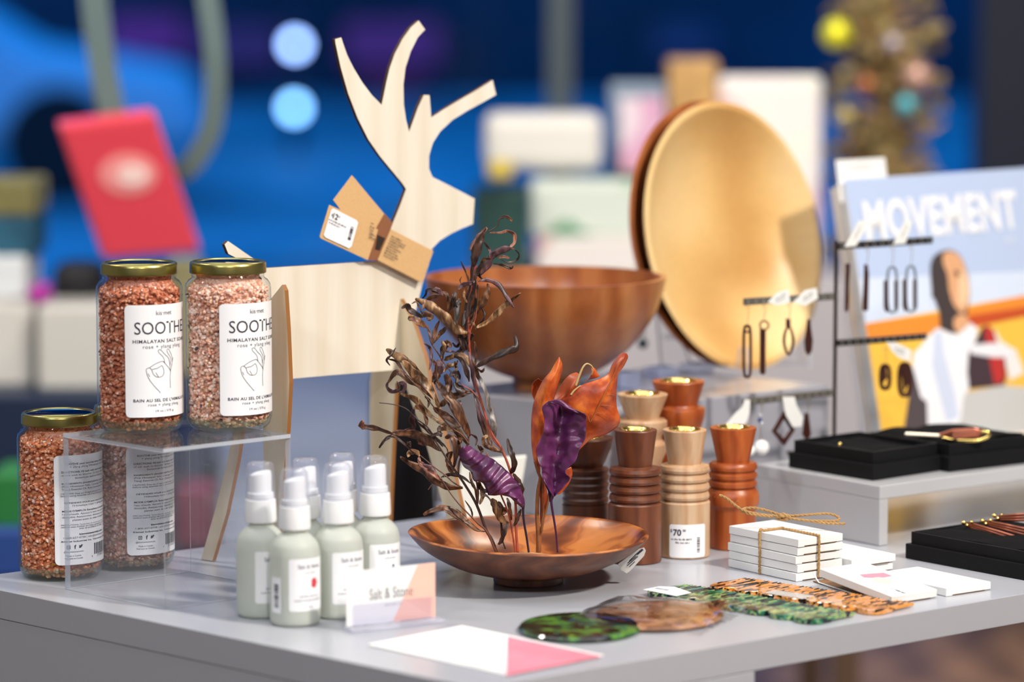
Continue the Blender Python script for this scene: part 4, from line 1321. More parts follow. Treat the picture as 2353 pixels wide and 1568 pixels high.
mesh('bow_loop', ply(tpx([(1798, 1186, yk), (1770, 1176, yk + .003), (1735, 1168, yk + .005), (1712, 1169, yk + .004), (1705, 1175, yk), (1730, 1183, yk - .002), (1775, 1188, yk - .004)])), m_twine, tw, world=True)
mesh('string_end', ply(tpx([(1800, 1188, yk), (1760, 1184, yk), (1715, 1176, yk - .002), (1690, 1162, yk - .004), (1670, 1146, yk - .006), (1653, 1138, yk - .008)])), m_twine, tw, world=True)
mesh('string_end', ply(tpx([(1800, 1188, yk), (1850, 1196, yk - .006), (1900, 1203, yk - .010), (1942, 1204, yk - .010)])), m_twine, tw, world=True)
rr = random.Random(8)
hair = []
for i in range(90):
    a = rr.choice([(1653, 1138), (1690, 1160), (1780, 1178), (1830, 1180), (1940, 1204), (1740, 1172), (1880, 1190), (1735, 1250), (1876, 1230)])
    x, y = a[0] + rr.uniform(-22, 22), a[1] + rr.uniform(-8, 8)
    if a == (1735, 1250) or a == (1876, 1230):
        continue
    q = Q(x, y, yk - .004)
    d = V3((rr.uniform(-1, 1), rr.uniform(-.3, .3), rr.uniform(-.2, 1))) * .003
    hair.append(tube([q, q + d * .5 + V3((0, 0, .0004)), q + d], .00005, 3))
h_ = mesh('fuzz', join(*hair), m_twine, tw, world=True)
h_['kind'] = 'stuff'

# ================================================================ combs and mirrors
def shell(name, cols, sc=60, dist=1.5, rough=.12, alpha=.12, stretch=(1, 1, 1)):
    m, n, b = nodes(name)
    L = n.links.new
    t = n.nodes.new('ShaderNodeTexCoord')
    mp = n.nodes.new('ShaderNodeMapping'); mp.inputs['Scale'].default_value = stretch
    L(t.outputs['Object'], mp.inputs[0])
    z = n.nodes.new('ShaderNodeTexNoise')
    z.inputs['Scale'].default_value = sc
    z.inputs['Detail'].default_value = 2
    z.inputs['Distortion'].default_value = dist
    L(mp.outputs[0], z.inputs[0])
    r = ramp(n, cols)
    r.color_ramp.interpolation = 'EASE'
    L(z.outputs[0], r.inputs[0])
    L(r.outputs[0], b.inputs[0])
    setp(b, rough=rough, coat=.35, crough=.05, spec=.5)
    if alpha:
        tp_ = n.nodes.new('ShaderNodeBsdfTransparent')
        L(r.outputs[0], tp_.inputs[0])
        mx = n.nodes.new('ShaderNodeMixShader'); mx.inputs[0].default_value = alpha
        L(b.outputs[0], mx.inputs[1]); L(tp_.outputs[0], mx.inputs[2])
        L(mx.outputs[0], n.nodes['Material Output'].inputs[0])
    return m
m_gcomb = shell('green_acetate', [(.40, (.004, .006, .014)), (.43, (.01, .14, .03)), (.48, (.02, .20, .18)), (.52, (.28, .46, .07)), (.56, (.40, .46, .26)), (.60, (.006, .01, .02))], 130, .6, stretch=(1.25, .28, 1), alpha=.06)
m_ocomb = shell('amber_acetate', [(.40, (.012, .008, .010)), (.425, (.80, .28, .02)), (.49, (.78, .34, .05)), (.53, (.82, .44, .30)), (.57, (.74, .28, .03)), (.595, (.012, .008, .010))], 150, .6, stretch=(1.25, .28, 1), alpha=.06)
def comb(label, s0, s1, w0, mat, nteeth=40):
    """s0,s1 spine ends (ground points); w0 = vector spine -> tooth tips"""
    o = thing('comb', label, 'comb', (s0.x, s0.y, .0004), math.atan2(s1.y - s0.y, s1.x - s0.x))
    Lc = (s1 - s0).length
    Wc = w0
    th = .0042
    out = []
    N = 7
    # scalloped spine, teeth upwards (+y)
    sp = [(0, Wc * .42)]
    for i in range(N):
        for k in range(9):
            x = Lc * (i + k / 9) / N
            y = -.0085 * abs(sin(PI * k / 9)) ** .6
            sp.append((x, y + .0085 + (.004 if (i == 0 and k == 0) else 0)))
    sp.append((Lc, .010)); sp.append((Lc, Wc * .42))
    sp = [(x, y) for x, y in sp]
    out.append(prism([V3((x, y, th)) for x, y in sp], (0, 0, -th)))
    pitch = Lc / nteeth
    for i in range(nteeth):
        x0 = i * pitch + pitch * .15
        x1 = x0 + pitch * (.56 if 0 < i < nteeth - 1 else .8)
        yt = Wc * (1.0 if 0 < i < nteeth - 1 else .97)
        out.append(prism([V3((x0, Wc * .40, th - .0002)), V3((x1, Wc * .40, th - .0002)), V3((x1 - pitch * .08, yt, th * .8)), V3((x0 + pitch * .08, yt, th * .8))], (0, 0, -th * .6)))
    body = mesh('comb_body', join(*out), mat, o, bevel=.0003)
    return o, Lc, Wc, th
gc, Lc, Wc, th = comb('green and teal marbled comb lying between the mirrors and the amber comb', P(1474, 1371), P(1868, 1440), (P(1575, 1354) - P(1490, 1376)).length * 1.02, m_gcomb, 38)
pt = prism([V3((-.002, .004, 0)), V3((.038, .0015, 0)), V3((.040, .018, .001)), V3((.012, .028, .001)), V3((.000, .022, .0006))], (0, 0, -.0002))
stk = mesh('price_sticker', mv(pt, (0, 0, th + .0005)), m_paper, gc)
bt = barcode(.014, .004, 9, 16)
mesh('barcode', ([V3((.004 + x, .012 + y, th + .0013)) for x, y in bt[0]], bt[1]), m_faintink, stk)
oc, Lc, Wc, th = comb('amber and black tortoiseshell comb lying in front of the tied cartons', P(1618, 1358), P(2012, 1418), (P(1706, 1334) - P(1625, 1357)).length * 1.0, m_ocomb, 44)
mesh('clear_sticker', mv(prism([V3((.060, .004, 0)), V3((.100, .003, 0)), V3((.100, .020, 0)), V3((.060, .020, 0))], (0, 0, -.0002)), (0, 0, th + .0005)), glassy('clear_film', (.95, .95, .95), 1.5, .1, add=.25, addcol=(.8, .78, .72)), oc)
m_gm = shell('dark_green_acetate', [(.30, (.004, .012, .006)), (.44, (.012, .012, .004)), (.52, (.02, .10, .03)), (.60, (.10, .26, .02)), (.68, (.015, .13, .08)), (.8, (.02, .02, .005))], 42, 1.2, alpha=.02)
m_tm = shell('tan_acetate', [(.30, (.10, .03, .012)), (.42, (.26, .10, .035)), (.5, (.48, .22, .09)), (.6, (.62, .33, .19)), (.75, (.52, .30, .10))], 38, 1.2, alpha=.05)
def mirror(label, cx, cy, rx, ry, rot, mat, hgt):
    p = P(cx, cy)
    o = thing('compact_mirror', label, 'mirror', (p.x, p.y, .0004), rot)
    v, f = lathe([(0, 0), (.94, 0), (.99, hgt * .25), (1, hgt * .6), (.97, hgt * .93), (.93, hgt), (0, hgt)], 72)
    mesh('case', ([V3((a.x * rx, a.y * ry, a.z)) for a in v], f), mat, o, smooth=True, angle=30)
    return o, p
q = P(1333, 1446)
mirror('oval dark green tortoiseshell pocket mirror beside the leaflet', 1333, 1449, sz(q, 141), sz(q, 141) * 1.15, rad(-12), m_gm, .0042)
q = P(1512, 1424)
mo, mp_ = mirror('oval tan tortoiseshell pocket mirror in a clear plastic sleeve', 1512, 1423, sz(q, 148), sz(q, 140) * 1.25, rad(-24), m_tm, .0042)
# its plastic sleeve
sl = thing('plastic_sleeve', 'crinkled clear plastic sleeve around the tan mirror', 'sleeve', (mp_.x, mp_.y, .0006), rad(-24))
rr = random.Random(3)
rows = []
for j in range(9):
    rows.append([(-.062 + .0155 * i, -.066 + .0165 * j, .0008 + (.0056 if abs(i - 4) < 3.4 and abs(j - 4) < 3.4 else .0012) + rr.uniform(0, .0016)) for i in range(9)])
m_film = glassy('plastic_film', (.97, .97, .97), 1.5, .06, ior=1.5)
mesh('film', grid(rows, 3, 3), m_film, sl, smooth=True)

# ================================================================ black trays and jewellery
def tray(label, pf, pl_, pr, z, h, cloth=True, name='jewellery_tray'):
    """pf front corner, pl_ left corner, pr right corner on the ground"""
    o = thing(name, label, 'tray', (pf.x, pf.y, z + .0003))
    A_, B_, C2 = pf, pl_, pr
    D2 = B_ + (C2 - A_)
    def ring(k, z0, z1, inset, wall, floor):
        c = (A_ + D2) / 2
        ux = (C2 - A_).normalized(); uy = (B_ - A_).normalized()
        def cor(s):
            return [A_ + ux * s + uy * s, C2 - ux * s + uy * s, D2 - ux * s - uy * s, B_ + ux * s - uy * s]
        O, I = cor(inset), cor(inset + wall)
        v = [V3((p.x, p.y, zz)) for zz, L in ((z0, O), (z1, O), (z1, I), (floor, I)) for p in L]
        f = [(3, 2, 1, 0)]
        for a in range(3):
            for b in range(4):
                f.append((a * 4 + b, a * 4 + (b + 1) % 4, a * 4 + 4 + (b + 1) % 4, a * 4 + 4 + b))
        f.append((12, 13, 14, 15))
        ar_ = (O[1] - O[0]).cross(O[2] - O[1]).z
        if ar_ < 0: f = [tuple(reversed(q)) for q in f]
        return v, f
    mesh('lower_tier', ring(0, z + .0004, z + h * .56, 0, .004, z + h * .5), m_black, o, world=True, bevel=.0006)
    mesh('upper_tier', ring(0, z + h * .5 + .0003, z + h, .0035, .0025, z + h * .72), m_black, o, world=True, bevel=.0005)
    return o, D2
t1, _ = tray('black jewellery tray on the bridge riser, the left one, nearly empty', P(2006, 1106, RZ2), P(1812, 1075, RZ2), P(2166, 1082, RZ2), RZ2, .0262)
f_ = P(2181, 1086, RZ2)
l_ = f_ + (P(1812, 1075, RZ2) - P(2006, 1106, RZ2)); r_ = f_ + (P(2353, 1066, RZ2) - f_) * 1.15
t2, _ = tray('black jewellery tray on the bridge riser, the right one, holding a chain necklace', f_, l_, r_, RZ2, .0262)
b0 = P(2080, 1284); b1 = P(2420, 1347)
bw = uu * .12
t3, _ = tray('black jewellery tray low on the table at the right edge, under the bridge riser', b1, b0, b1 + bw, 0, .0245)
# felt cloths
def clothsheet(name, label, corners, z, seed, rows=7, amp=.0022):
    A_, B_, C2, D2 = [V3((p.x, p.y, 0)) for p in corners]
    rnd = random.Random(seed)
    g = []
    for i in range(rows):
        r = []
        for j in range(rows):
            s, t = i / (rows - 1), j / (rows - 1)
            p = (A_ * (1 - s) + D2 * s) * (1 - t) + (B_ * (1 - s) + C2 * s) * t
            r.append((p.x, p.y, z + rnd.uniform(0, amp)))
        g.append(r)
    o = mesh(name, grid(g, 3, 3), m_cloth, world=True, smooth=True, solid=.0010)
    return tag(o, label, 'cloth')
def inner(pf, pl_, pr, s):
    D2 = pl_ + (pr - pf)
    ux = (pr - pf).normalized(); uy = (pl_ - pf).normalized()
    return [pf + ux * s + uy * s, pr - ux * s + uy * s, D2 - ux * s - uy * s, pl_ + ux * s - uy * s]
clothsheet('felt_cloth', 'black felt lining in the left jewellery tray on the bridge riser', inner(P(2006, 1106, RZ2), P(1812, 1075, RZ2), P(2166, 1082, RZ2), .008), RZ2 + .0205, 1)
clothsheet('felt_cloth', 'rumpled black felt in the right jewellery tray on the bridge riser', inner(f_, l_, r_, .008), RZ2 + .0250, 2, amp=.004)
cc = inner(b1, b0, b1 + bw, .006)
clothsheet('felt_cloth', 'rumpled black felt spilling over the low jewellery tray', cc, .0215, 4, amp=.005)
m_copper = M('copper_chain', (.42, .13, .075), .35, metal=.4)
nk = f_ + (r_ - f_) * .16 + (l_ - f_) * .14
nl = thing('necklace', 'gold and copper necklace coiled at the front of the right tray', 'necklace', (nk.x, nk.y, RZ2 + .033))
rr = random.Random(4)
y0 = Q(2220, 1000, nk.y).y
for k in range(9):
    x0 = 2160 + rr.uniform(-3, 12); y_ = 992 + k * 2.0
    mesh('strand', tube([Q(x0, y_ + 6, y0 + .004 * k), Q(2190, y_ + rr.uniform(-4, 2), y0), Q(2240, y_ - 6 + rr.uniform(-2, 2), y0), Q(2246 + rr.uniform(0, 10), y_ - 4, y0)], .0009, 6), m_copper, nl, world=True)
mesh('gold_bar', tube(spline([tuple(Q(a, b, y0 - .004)) for a, b in ((2165, 1006), (2195, 1012), (2240, 1013), (2268, 1005), (2272, 995), (2255, 992))], 6), .0016, 8), m_gold, nl, world=True, smooth=True)
mesh('gold_tag', join(*[tube([Q(2080 + i, 998 + i * .05, y0 + .01) for i in (0, 80)], .0018, 8)]), M('pale_brass', (.65, .60, .50), .35, metal=.7), nl, world=True)
bq = Q(1930, 1021, t1.location.y + .03)
tag(mesh('stud_earring', sphere(tuple(bq), .0018, 12), m_gold, world=True, smooth=True), 'tiny gold stud glinting in the left jewellery tray', 'earring')
# necklaces on the low tray
yt = cc[0].y
for (a, b, lb) in (((2225, 1203), (2360, 1242), 'front copper bracelet with gold clasp on the low black tray'), ((2268, 1199), (2360, 1217), 'middle copper bracelet with gold clasp on the low black tray'), ((2295, 1187), (2360, 1183), 'rearmost copper bracelet on the low black tray, at the right edge')):
    y_ = b0.y + .02
    o = thing('bracelet', lb, 'bracelet', Q(a[0], a[1], y_), group='copper bracelets on the low tray')
    A3, B3 = Q(a[0], a[1], y_ - .01), Q(b[0], b[1], y_ - .05)
    for s in (0, .0034, .0068):
        mesh('copper_rod', tube([A3 + V3((.001, .002, -s * .5)), B3 + V3((0, .002, -s * .8))], .0012, 8), m_copper, o, world=True, smooth=True)
    mesh('clasp', join(sphere(tuple(A3 + V3((-.004, 0, .0005))), .0022, 10), sphere(tuple(A3 + V3((-.001, 0, -.002))), .0018, 10), sphere(tuple(A3 + V3((.003, -.001, .001))), .0017, 10)), m_gold, o, world=True, smooth=True)
# ================================================================ earring stand
EP = Pl(V3((Q(1920, 700, 3.325).x, 3.325, RZ2)), (cos(rad(35)), sin(rad(35)), 0), (0, 0, 1))
es_ = thing('earring_stand', 'dark metal earring stand with four notched arms, at the right', 'stand', (EP.p.x, EP.p.y, RZ2 + .0003))
zt_ = EP.uv(1922, 558)[1]
mesh('pole', tf(lathe([(0, 0), (.0019, 0), (.0019, zt_), (0, zt_)], 12), Matrix.Translation((0, 0, .002))), m_darksteel, es_, smooth=True, angle=40)
mesh('base_plate', box(-.045, .045, -.012, .012, 0, .0025), m_darksteel, es_)
def arm(x0, y0, x1, y1, hpx, mat):
    a, b = EP.uv(x0, y0), EP.uv(x1, y1)
    hh = sz(EP.p, hpx) / 2
    o = mesh('arm', prism([EP.at(a[0], a[1] - hh, .0012), EP.at(b[0], b[1] - hh, .0012), EP.at(b[0], b[1] + hh, .0012), EP.at(a[0], a[1] + hh, .0012)], -EP.n * .0024), mat, es_, world=True, bevel=.0003)
    mk = []
    n = 12
    for i in range(n):
        t = (i + .5) / n
        c = EP.at(a[0] + (b[0] - a[0]) * t, a[1] + (b[1] - a[1]) * t, .0014)
        mk.append(tf(lathe([(0, 0), (.0011, 0), (0, .0001)], 8), Matrix.Translation(c) @ EP.n.to_track_quat('Z', 'Y').to_matrix().to_4x4()))
    mesh('notches', join(*mk), M('notch_grey', (.45, .44, .42), .4, metal=.6), o, world=True)
m_armb = M('black_arm', (.02, .018, .018), .35)
m_arms = M('grey_arm', (.16, .15, .13), .4, metal=.5)
arm(1709, 694, 1917, 681, 16, m_arms)
arm(1924, 566, 2142, 552, 16, m_armb)
arm(1706, 925, 1917, 902, 15, m_arms)
arm(1924, 789, 2128, 773, 15, m_armb)
m_drk = M('dark_wood_bead', (.045, .012, .008), .3)
m_hook = M('pale_gold_wire', (.75, .60, .38), .3, metal=1)
def ep(px, py, off=.004):
    return EP.px(px, py, off)
def hook(px, y0, y1, o):
    mesh('hook', tube(spline([tuple(ep(px - 3, y0 + 10)), tuple(ep(px, y0 - 2, .006)), tuple(ep(px + 4, y0 + 6)), tuple(ep(px, y1))], 5), .00035, 6), m_hook, o, world=True)
def ringpath(cx, cy, rx, ry, n=28, pw=1.0):
    out = []
    for i in range(n + 1):
        a = 2 * PI * i / n
        c, s = cos(a), sin(a)
        out.append(ep(cx + rx * abs(c) ** pw * (1 if c > 0 else -1), cy - ry * abs(s) ** pw * (1 if s > 0 else -1)))
    return out
def plate(outline, hole=None, th=.0022):
    pts = [ep(a, b, .005) for a, b in outline]
    return prism(pts, -EP.n * th)
def bandring(cx, cy, rx, ry, wpx, pw=1.0, n=36, th=.0022):
    v, f = [], []
    for i in range(n):
        a = 2 * PI * i / n
        c, s = cos(a), sin(a)
        ex = abs(c) ** pw * (1 if c > 0 else -1); ey = abs(s) ** pw * (1 if s > 0 else -1)
        for k in (1, 0):
            X, Y = cx + (rx - (0 if k else wpx)) * ex, cy - (ry - (0 if k else wpx)) * ey
            v += [ep(X, Y, .005), ep(X, Y, .005 - th)]
    for i in range(n):
        a, b = i * 4, ((i + 1) % n) * 4
        f += [(a, b, b + 2, a + 2), (a + 1, a + 3, b + 3, b + 1), (a, a + 1, b + 1, b), (a + 2, b + 2, b + 3, a + 3)]
    return v, f
def earring(label, px, y0, y1, geo, mat=None, hk=True, grp='earrings on the stand'):
    o = thing('earring', label, 'earring', ep(px, y1), group=grp)
    if hk: hook(px, y0, y1, o)
    mesh('pendant', geo, mat or m_drk, o, world=True, bevel=0, smooth=False)
    return o
earring('long dark wooden loop earring, leftmost on the upper left arm', 1717, 700, 745, join(bandring(1717, 808, 11.5, 62, 7, .5), bandring(1717, 756, 9, 10, 5)))
earring('dark wooden stick earring hung from a small ring, upper left arm', 1755, 698, 738, join(bandring(1756, 748, 12, 12, 4), plate([(1749, 757), (1749, 858), (1754, 862), (1759, 858), (1760, 757)])))
earring('open leaf shaped dark earring on the upper left arm', 1813, 696, 735, join(bandring(1812, 783, 14, 35, 7, 1.15), plate([(1809, 733), (1809, 752), (1817, 752), (1816, 733)])))
earring('solid slim dark drop earring nearest the pole, upper left arm', 1860, 692, 735, plate([(1858, 734), (1855, 760), (1851, 785), (1853, 808), (1859, 817), (1866, 806), (1868, 782), (1864, 755), (1862, 734)]))
earring('thin dark stick earring nearest the pole on the upper right arm', 1949, 572, 607, plate([(1946, 606), (1944, 712), (1947, 718), (1950, 712), (1953, 606)]))
earring('thicker dark stick earring on the upper right arm', 1992, 570, 606, plate([(1989, 608), (1985, 712), (1990, 716), (1995, 712), (1997, 630), (1994, 608)]))
m_greyring = M('blue_grey_wire', (.16, .20, .26), .4)
for x, lb in ((2050, 'grey and brown paperclip earring, left of the pair on the upper right arm'), (2093, 'grey and brown paperclip earring, right of the pair on the upper right arm')):
    y = 612 if x == 2050 else 610
    o = earring(lb, x, 566, y, join(plate([(x - 16, y + 33), (x - 16, y + 95), (x - 12, y + 106), (x - 9, y + 100), (x - 9, y + 33)]), plate([(x + 8, y + 33), (x + 8, y + 100), (x + 11, y + 106), (x + 15, y + 95), (x + 15, y + 33)])))
    mesh('wire_loop', tube(ringpath(x, y + 54, 11, 52, 30, .6), .0014, 6), m_greyring, o, world=True)
earring('small carved dark oval earring, left of the pair on the lower right arm', 2034, 800, 836, join(bandring(2034, 867, 15, 31, 10, .7), plate([(2028, 842), (2030, 880), (2039, 868), (2036, 845)])))
earring('large carved dark oval earring, right of the pair on the lower right arm', 2078, 795, 832, join(bandring(2079, 873, 18, 41, 11, .7), plate([(2074, 838), (2078, 900), (2088, 880), (2084, 842)])))
earring('dark wooden open diamond earring on the lower left arm', 1803, 925, 948, join(plate([(1803, 946), (1776, 992), (1784, 992), (1803, 962)]), plate([(1776, 992), (1803, 1025), (1803, 1010), (1785, 992)]), plate([(1803, 1010), (1803, 1025), (1827, 988), (1819, 988)]), plate([(1803, 946), (1803, 962), (1819, 988), (1827, 988)])))
earring('narrow dark drop earring on the lower left arm, nearest the pole', 1855, 915, 950, plate([(1852, 950), (1846, 1000), (1855, 1012), (1864, 1000), (1858, 950)]))
o = earring('white ball earring hanging from the lower left arm', 1749, 925, 950, sphere(tuple(ep(1750, 1029)), sz(EP.p, 17), 20), M('white_bead', (.85, .85, .84), .4))
mesh('chain', tube([ep(1748, 950), ep(1748, 1014)], .0004, 6), m_hook, o, world=True)
mesh('glass_bead', join(sphere(tuple(ep(1747, 956)), .0022, 12), sphere(tuple(ep(1749, 974)), .0024, 12)), M('clear_bead', (.65, .68, .72), .1, metal=.5), o, world=True, smooth=True)
mesh('blue_bead', sphere(tuple(ep(1746, 966)), .0022, 12), M('blue_bead', (.04, .06, .2), .2), o, world=True, smooth=True)
earring('second white ball earring, half hidden behind the cherry candle holder', 1722, 930, 1024, sphere(tuple(ep(1722, 1036)), sz(EP.p, 13), 16), M('white_bead', (.85, .85, .84), .4))
m_tagw = M('white_tag', (.80, .80, .78), .5)
def ptag(label, outline, off=.0085, pr=True):
    pts = [ep(a, b, off) for a, b in outline]
    o = thing('price_tag', label, 'tag', pts[0], group='price tags on the earring stand')
    n_ = (pts[1] - pts[0]).cross(pts[2] - pts[1])
    if n_.dot(EP.n) < 0: pts.reverse()
    p_ = mesh('paper', prism(pts, -EP.n * .0003), m_tagw, o, world=True)
    if pr:
        c = sum(pts, V3()) / len(pts)
        q = Pl(c + EP.n * .0002, outline_dir(outline), (0, 0, 1))
        mesh('print', join(*[on_plane(dashes(.012, .0018, i), q, 0, .0006 - i * .0028, .0001) for i in range(2)]), m_greyink, p_, world=True)
def outline_dir(o):
    return EP.px(*o[2]) - EP.px(*o[0])
ptag('white price tag on the upper left arm, the left one', [(1764, 695), (1786, 673), (1812, 665), (1816, 695), (1786, 702)])
ptag('white price tag on the upper left arm, nearer the pole', [(1823, 695), (1850, 667), (1876, 662), (1880, 686), (1850, 703)])
ptag('white price tag leaning up behind the upper right arm, left one', [(1940, 568), (1962, 530), (1974, 506), (1992, 510), (1985, 535), (1966, 566)])
ptag('white price tag leaning up behind the upper right arm, right one', [(2052, 562), (2068, 530), (2080, 504), (2097, 508), (2090, 532), (2080, 560)])
ptag('white price tag on the lower right arm beside the oval earrings', [(2038, 786), (2060, 788), (2094, 805), (2092, 832), (2066, 822), (2050, 808)])
ptag('white bottle shaped tag hanging above the cherry candle holder', [(1712, 918), (1724, 920), (1722, 950), (1716, 970), (1704, 982), (1668, 976), (1690, 950), (1706, 936)], pr=False)
ptag('white rounded tag hanging over the open diamond earring', [(1798, 912), (1826, 912), (1830, 930), (1845, 960), (1842, 980), (1822, 982), (1806, 955)], pr=False)

# ================================================================ magazine in its stand
t_ = rad(12); a_ = rad(42)
ph = V3((sin(a_), -cos(a_), 0))
m0 = V3((Q(2041, 900, 3.52).x, 3.52, 0))
MP = Pl(V3((m0.x, m0.y, .0068)), (cos(a_), sin(a_), 0), V3((0, 0, cos(t_))) - ph * sin(t_))
Hm = (MP.uv(1951, 412)[1])
Wm = .34
x0 = 0.0
mg = thing('magazine', 'large magazine titled MOVEMENT with a man holding a football on its cover', 'magazine', MP.p)
def slab(a0, a1, b0, b1, off, th, mat, name, parent, **k):
    return mesh(name, prism([MP.at(a0, b0, off), MP.at(a1, b0, off), MP.at(a1, b1, off), MP.at(a0, b1, off)], -MP.n * th), mat, parent, world=True, **k)
cov = slab(x0, Wm, 0, Hm, 0, .0006, M('cover_sky', (.48, .58, .80), .3), 'cover', mg)
slab(x0 + .0015, Wm - .002, .002, Hm - .003, -.0006, .0060, M('page_block', (.72, .72, .70), .7), 'pages', mg)
lum = 0
def R1(l):
    return [MP.px(1960 + x / 3.565, 560 + y / 3.565) for x, y in l]
def pic(name, l, col, i):
    pts = [p + MP.n * (.0002 + .00016 * i) for p in R1(l)]
    q = []
    for p in pts:                    # stay on the page
        d = p - MP.p
        a, b = d.dot(MP.u), d.dot(MP.v)
        q.append(MP.at(min(max(a, x0), Wm), min(max(b, 0), Hm), .0002 + .00016 * i))
    n_ = V3()
    for k in range(len(q)):
        n_ += q[k].cross(q[(k + 1) % len(q)])
    if n_.dot(MP.n) < 0: q.reverse()
    mesh(name, (q, [tuple(range(len(q)))]), M('print_' + name, col, .35), cov, world=True)
pic('pale_sky', [(-100, 300), (1900, 200), (1900, 480), (1401, 430), (940, 520), (100, 660), (-60, 680)], (.66, .74, .90), 0)
pic('yellow_sofa', [(-60, 680), (100, 655), (1401, 425), (1900, 340), (1900, 1900), (0, 1900)], (.88, .52, .07), 1)
pic('orange_band', [(-40, 678), (100, 655), (690, 575), (1401, 425), (1900, 340), (1900, 500), (1401, 590), (950, 690), (700, 745), (110, 790), (0, 800)], (.82, .27, .035), 2)
pic('red_band', [(940, 590), (1401, 520), (1900, 430), (1900, 500), (1401, 600), (960, 690)], (.55, .08, .02), 3)
pic('grey_throw', [(880, 1230), (1230, 1160), (1401, 1180), (1900, 1200), (1900, 1900), (700, 1700)], (.55, .55, .54), 3)
pic('sleeve', [(1150, 700), (1210, 800), (1330, 880), (1400, 1060), (1280, 1120), (1250, 1000), (1150, 940)], (.84, .80, .78), 4)
pic('arm_shade', [(480, 1000), (550, 1250), (640, 1290), (620, 1600), (400, 1600), (450, 1280), (465, 1100)], (.085, .065, .07), 4)
pic('shirt', [(690, 690), (780, 730), (850, 745), (960, 650), (1020, 700), (1000, 800), (950, 900), (945, 1190), (900, 1250), (880, 1430), (800, 1600), (610, 1600), (600, 1300), (550, 1260), (480, 1000), (490, 900), (560, 830), (620, 750)], (.84, .84, .88), 5)
pic('shirt_fold', [(660, 730), (720, 720), (740, 900), (820, 1200), (860, 1420), (760, 1460), (640, 1000)], (.60, .66, .82), 6)
pic('football', [(1000, 800), (1050, 690), (1090, 668), (1150, 720), (1180, 830), (1240, 950), (1255, 1090), (1230, 1160), (945, 1192), (930, 1050), (940, 900)], (.060, .035, .045), 6)
pic('football_red', [(1070, 675), (1130, 690), (1170, 800), (1230, 960), (1240, 1090), (1200, 1150), (1150, 1150), (1110, 950), (1080, 820)], (.50, .035, .03), 7)
pic('football_stripe', [(965, 830), (1150, 815), (1330, 870), (1320, 930), (1150, 935), (955, 905)], (.80, .80, .84), 8)
pic('head', [(630, 170), (650, 110), (700, 70), (770, 50), (830, 65), (880, 110), (910, 180), (940, 280), (950, 420), (935, 520), (930, 600), (950, 655), (850, 740), (780, 725), (710, 690), (700, 560), (660, 450), (640, 440), (640, 380), (630, 280)], (.060, .045, .045), 7)
pic('face', [(725, 90), (770, 62), (830, 75), (880, 118), (908, 190), (936, 290), (946, 420), (925, 530), (890, 580), (840, 540), (805, 480), (778, 380), (765, 250), (730, 170)], (.72, .38, .20), 8)
pic('cheek', [(860, 220), (905, 230), (935, 330), (935, 440), (890, 530), (850, 480), (850, 330)], (.86, .56, .34), 9)
pic('neck', [(815, 620), (860, 580), (925, 590), (945, 660), (850, 738), (815, 690)], (.72, .38, .20), 9)
pic('eye', [(818, 225), (850, 222), (868, 245), (860, 275), (830, 268)], (.16, .06, .03), 10)
ta, tb2 = MP.uv(1990, 545), MP.uv(2342, 527)
hh = (MP.uv(1990, 455)[1] - ta[1])
mesh('lettering', on_plane(text('MOVEMENT', width=tb2[0] - ta[0], height=hh, align='L', bold=.03, space=1.05), MP, ta[0], (ta[1] + tb2[1]) / 2, .0012), M('print_white', (.90, .90, .92), .4), cov, world=True)
tc_ = MP.uv(2318, 550)
mesh('small_print', join(*[on_plane(dashes(.016, .0022, i), MP, tc_[0], tc_[1] - i * .0035, .0012) for i in range(2)]), M('print_white', (.9, .9, .92), .4), cov, world=True)
st2 = thing('magazine_rack', 'clear rack holding the magazine upright, with more magazines edge on', 'rack', MP.p + V3((0, 0, 0)))
for i, (off, th, mat, dh, nm) in enumerate(((-.0075, .0022, M('grey_cover', (.35, .38, .42), .4), .0, 'back_issue'), (-.0105, .0050, M('page_block2', (.66, .66, .66), .7), .004, 'back_issue'), (-.0162, .0022, M('gold_spine', (.45, .25, .06), .4), .09, 'back_issue'), (-.019, .0055, M('page_block3', (.62, .62, .64), .7), .006, 'back_issue'))):
    slab(x0 + .001 * i, Wm, 0, Hm - dh, off, th, mat, nm, st2)
slab(-.002, Wm, -.0005, Hm - .02, -.0252, .003, m_acry, 'rack_back', st2)
tabp = [MP.px(1925, 421, -.0068), MP.px(2038, 414, -.0068), MP.px(2033, 362, -.0068), MP.px(1920, 368, -.0068)]
tb_ = thing('title_tab', 'small white tab card sticking up behind the magazine', 'card', tabp[0])
tabp[0] = tabp[0] - MP.v * .02; tabp[1] = tabp[1] - MP.v * .02
mesh('card', prism(tabp, -MP.n * .0005), m_card, tb_, world=True)
q = Pl(MP.px(1978, 390, -.0064), MP.u, MP.v)
mesh('print', join(*[on_plane(dashes(.034, .0022, i), q, 0, .004 - i * .0045, .0) for i in range(2)]), M('print_pale', (.6, .6, .6), .6), tb_, world=True)

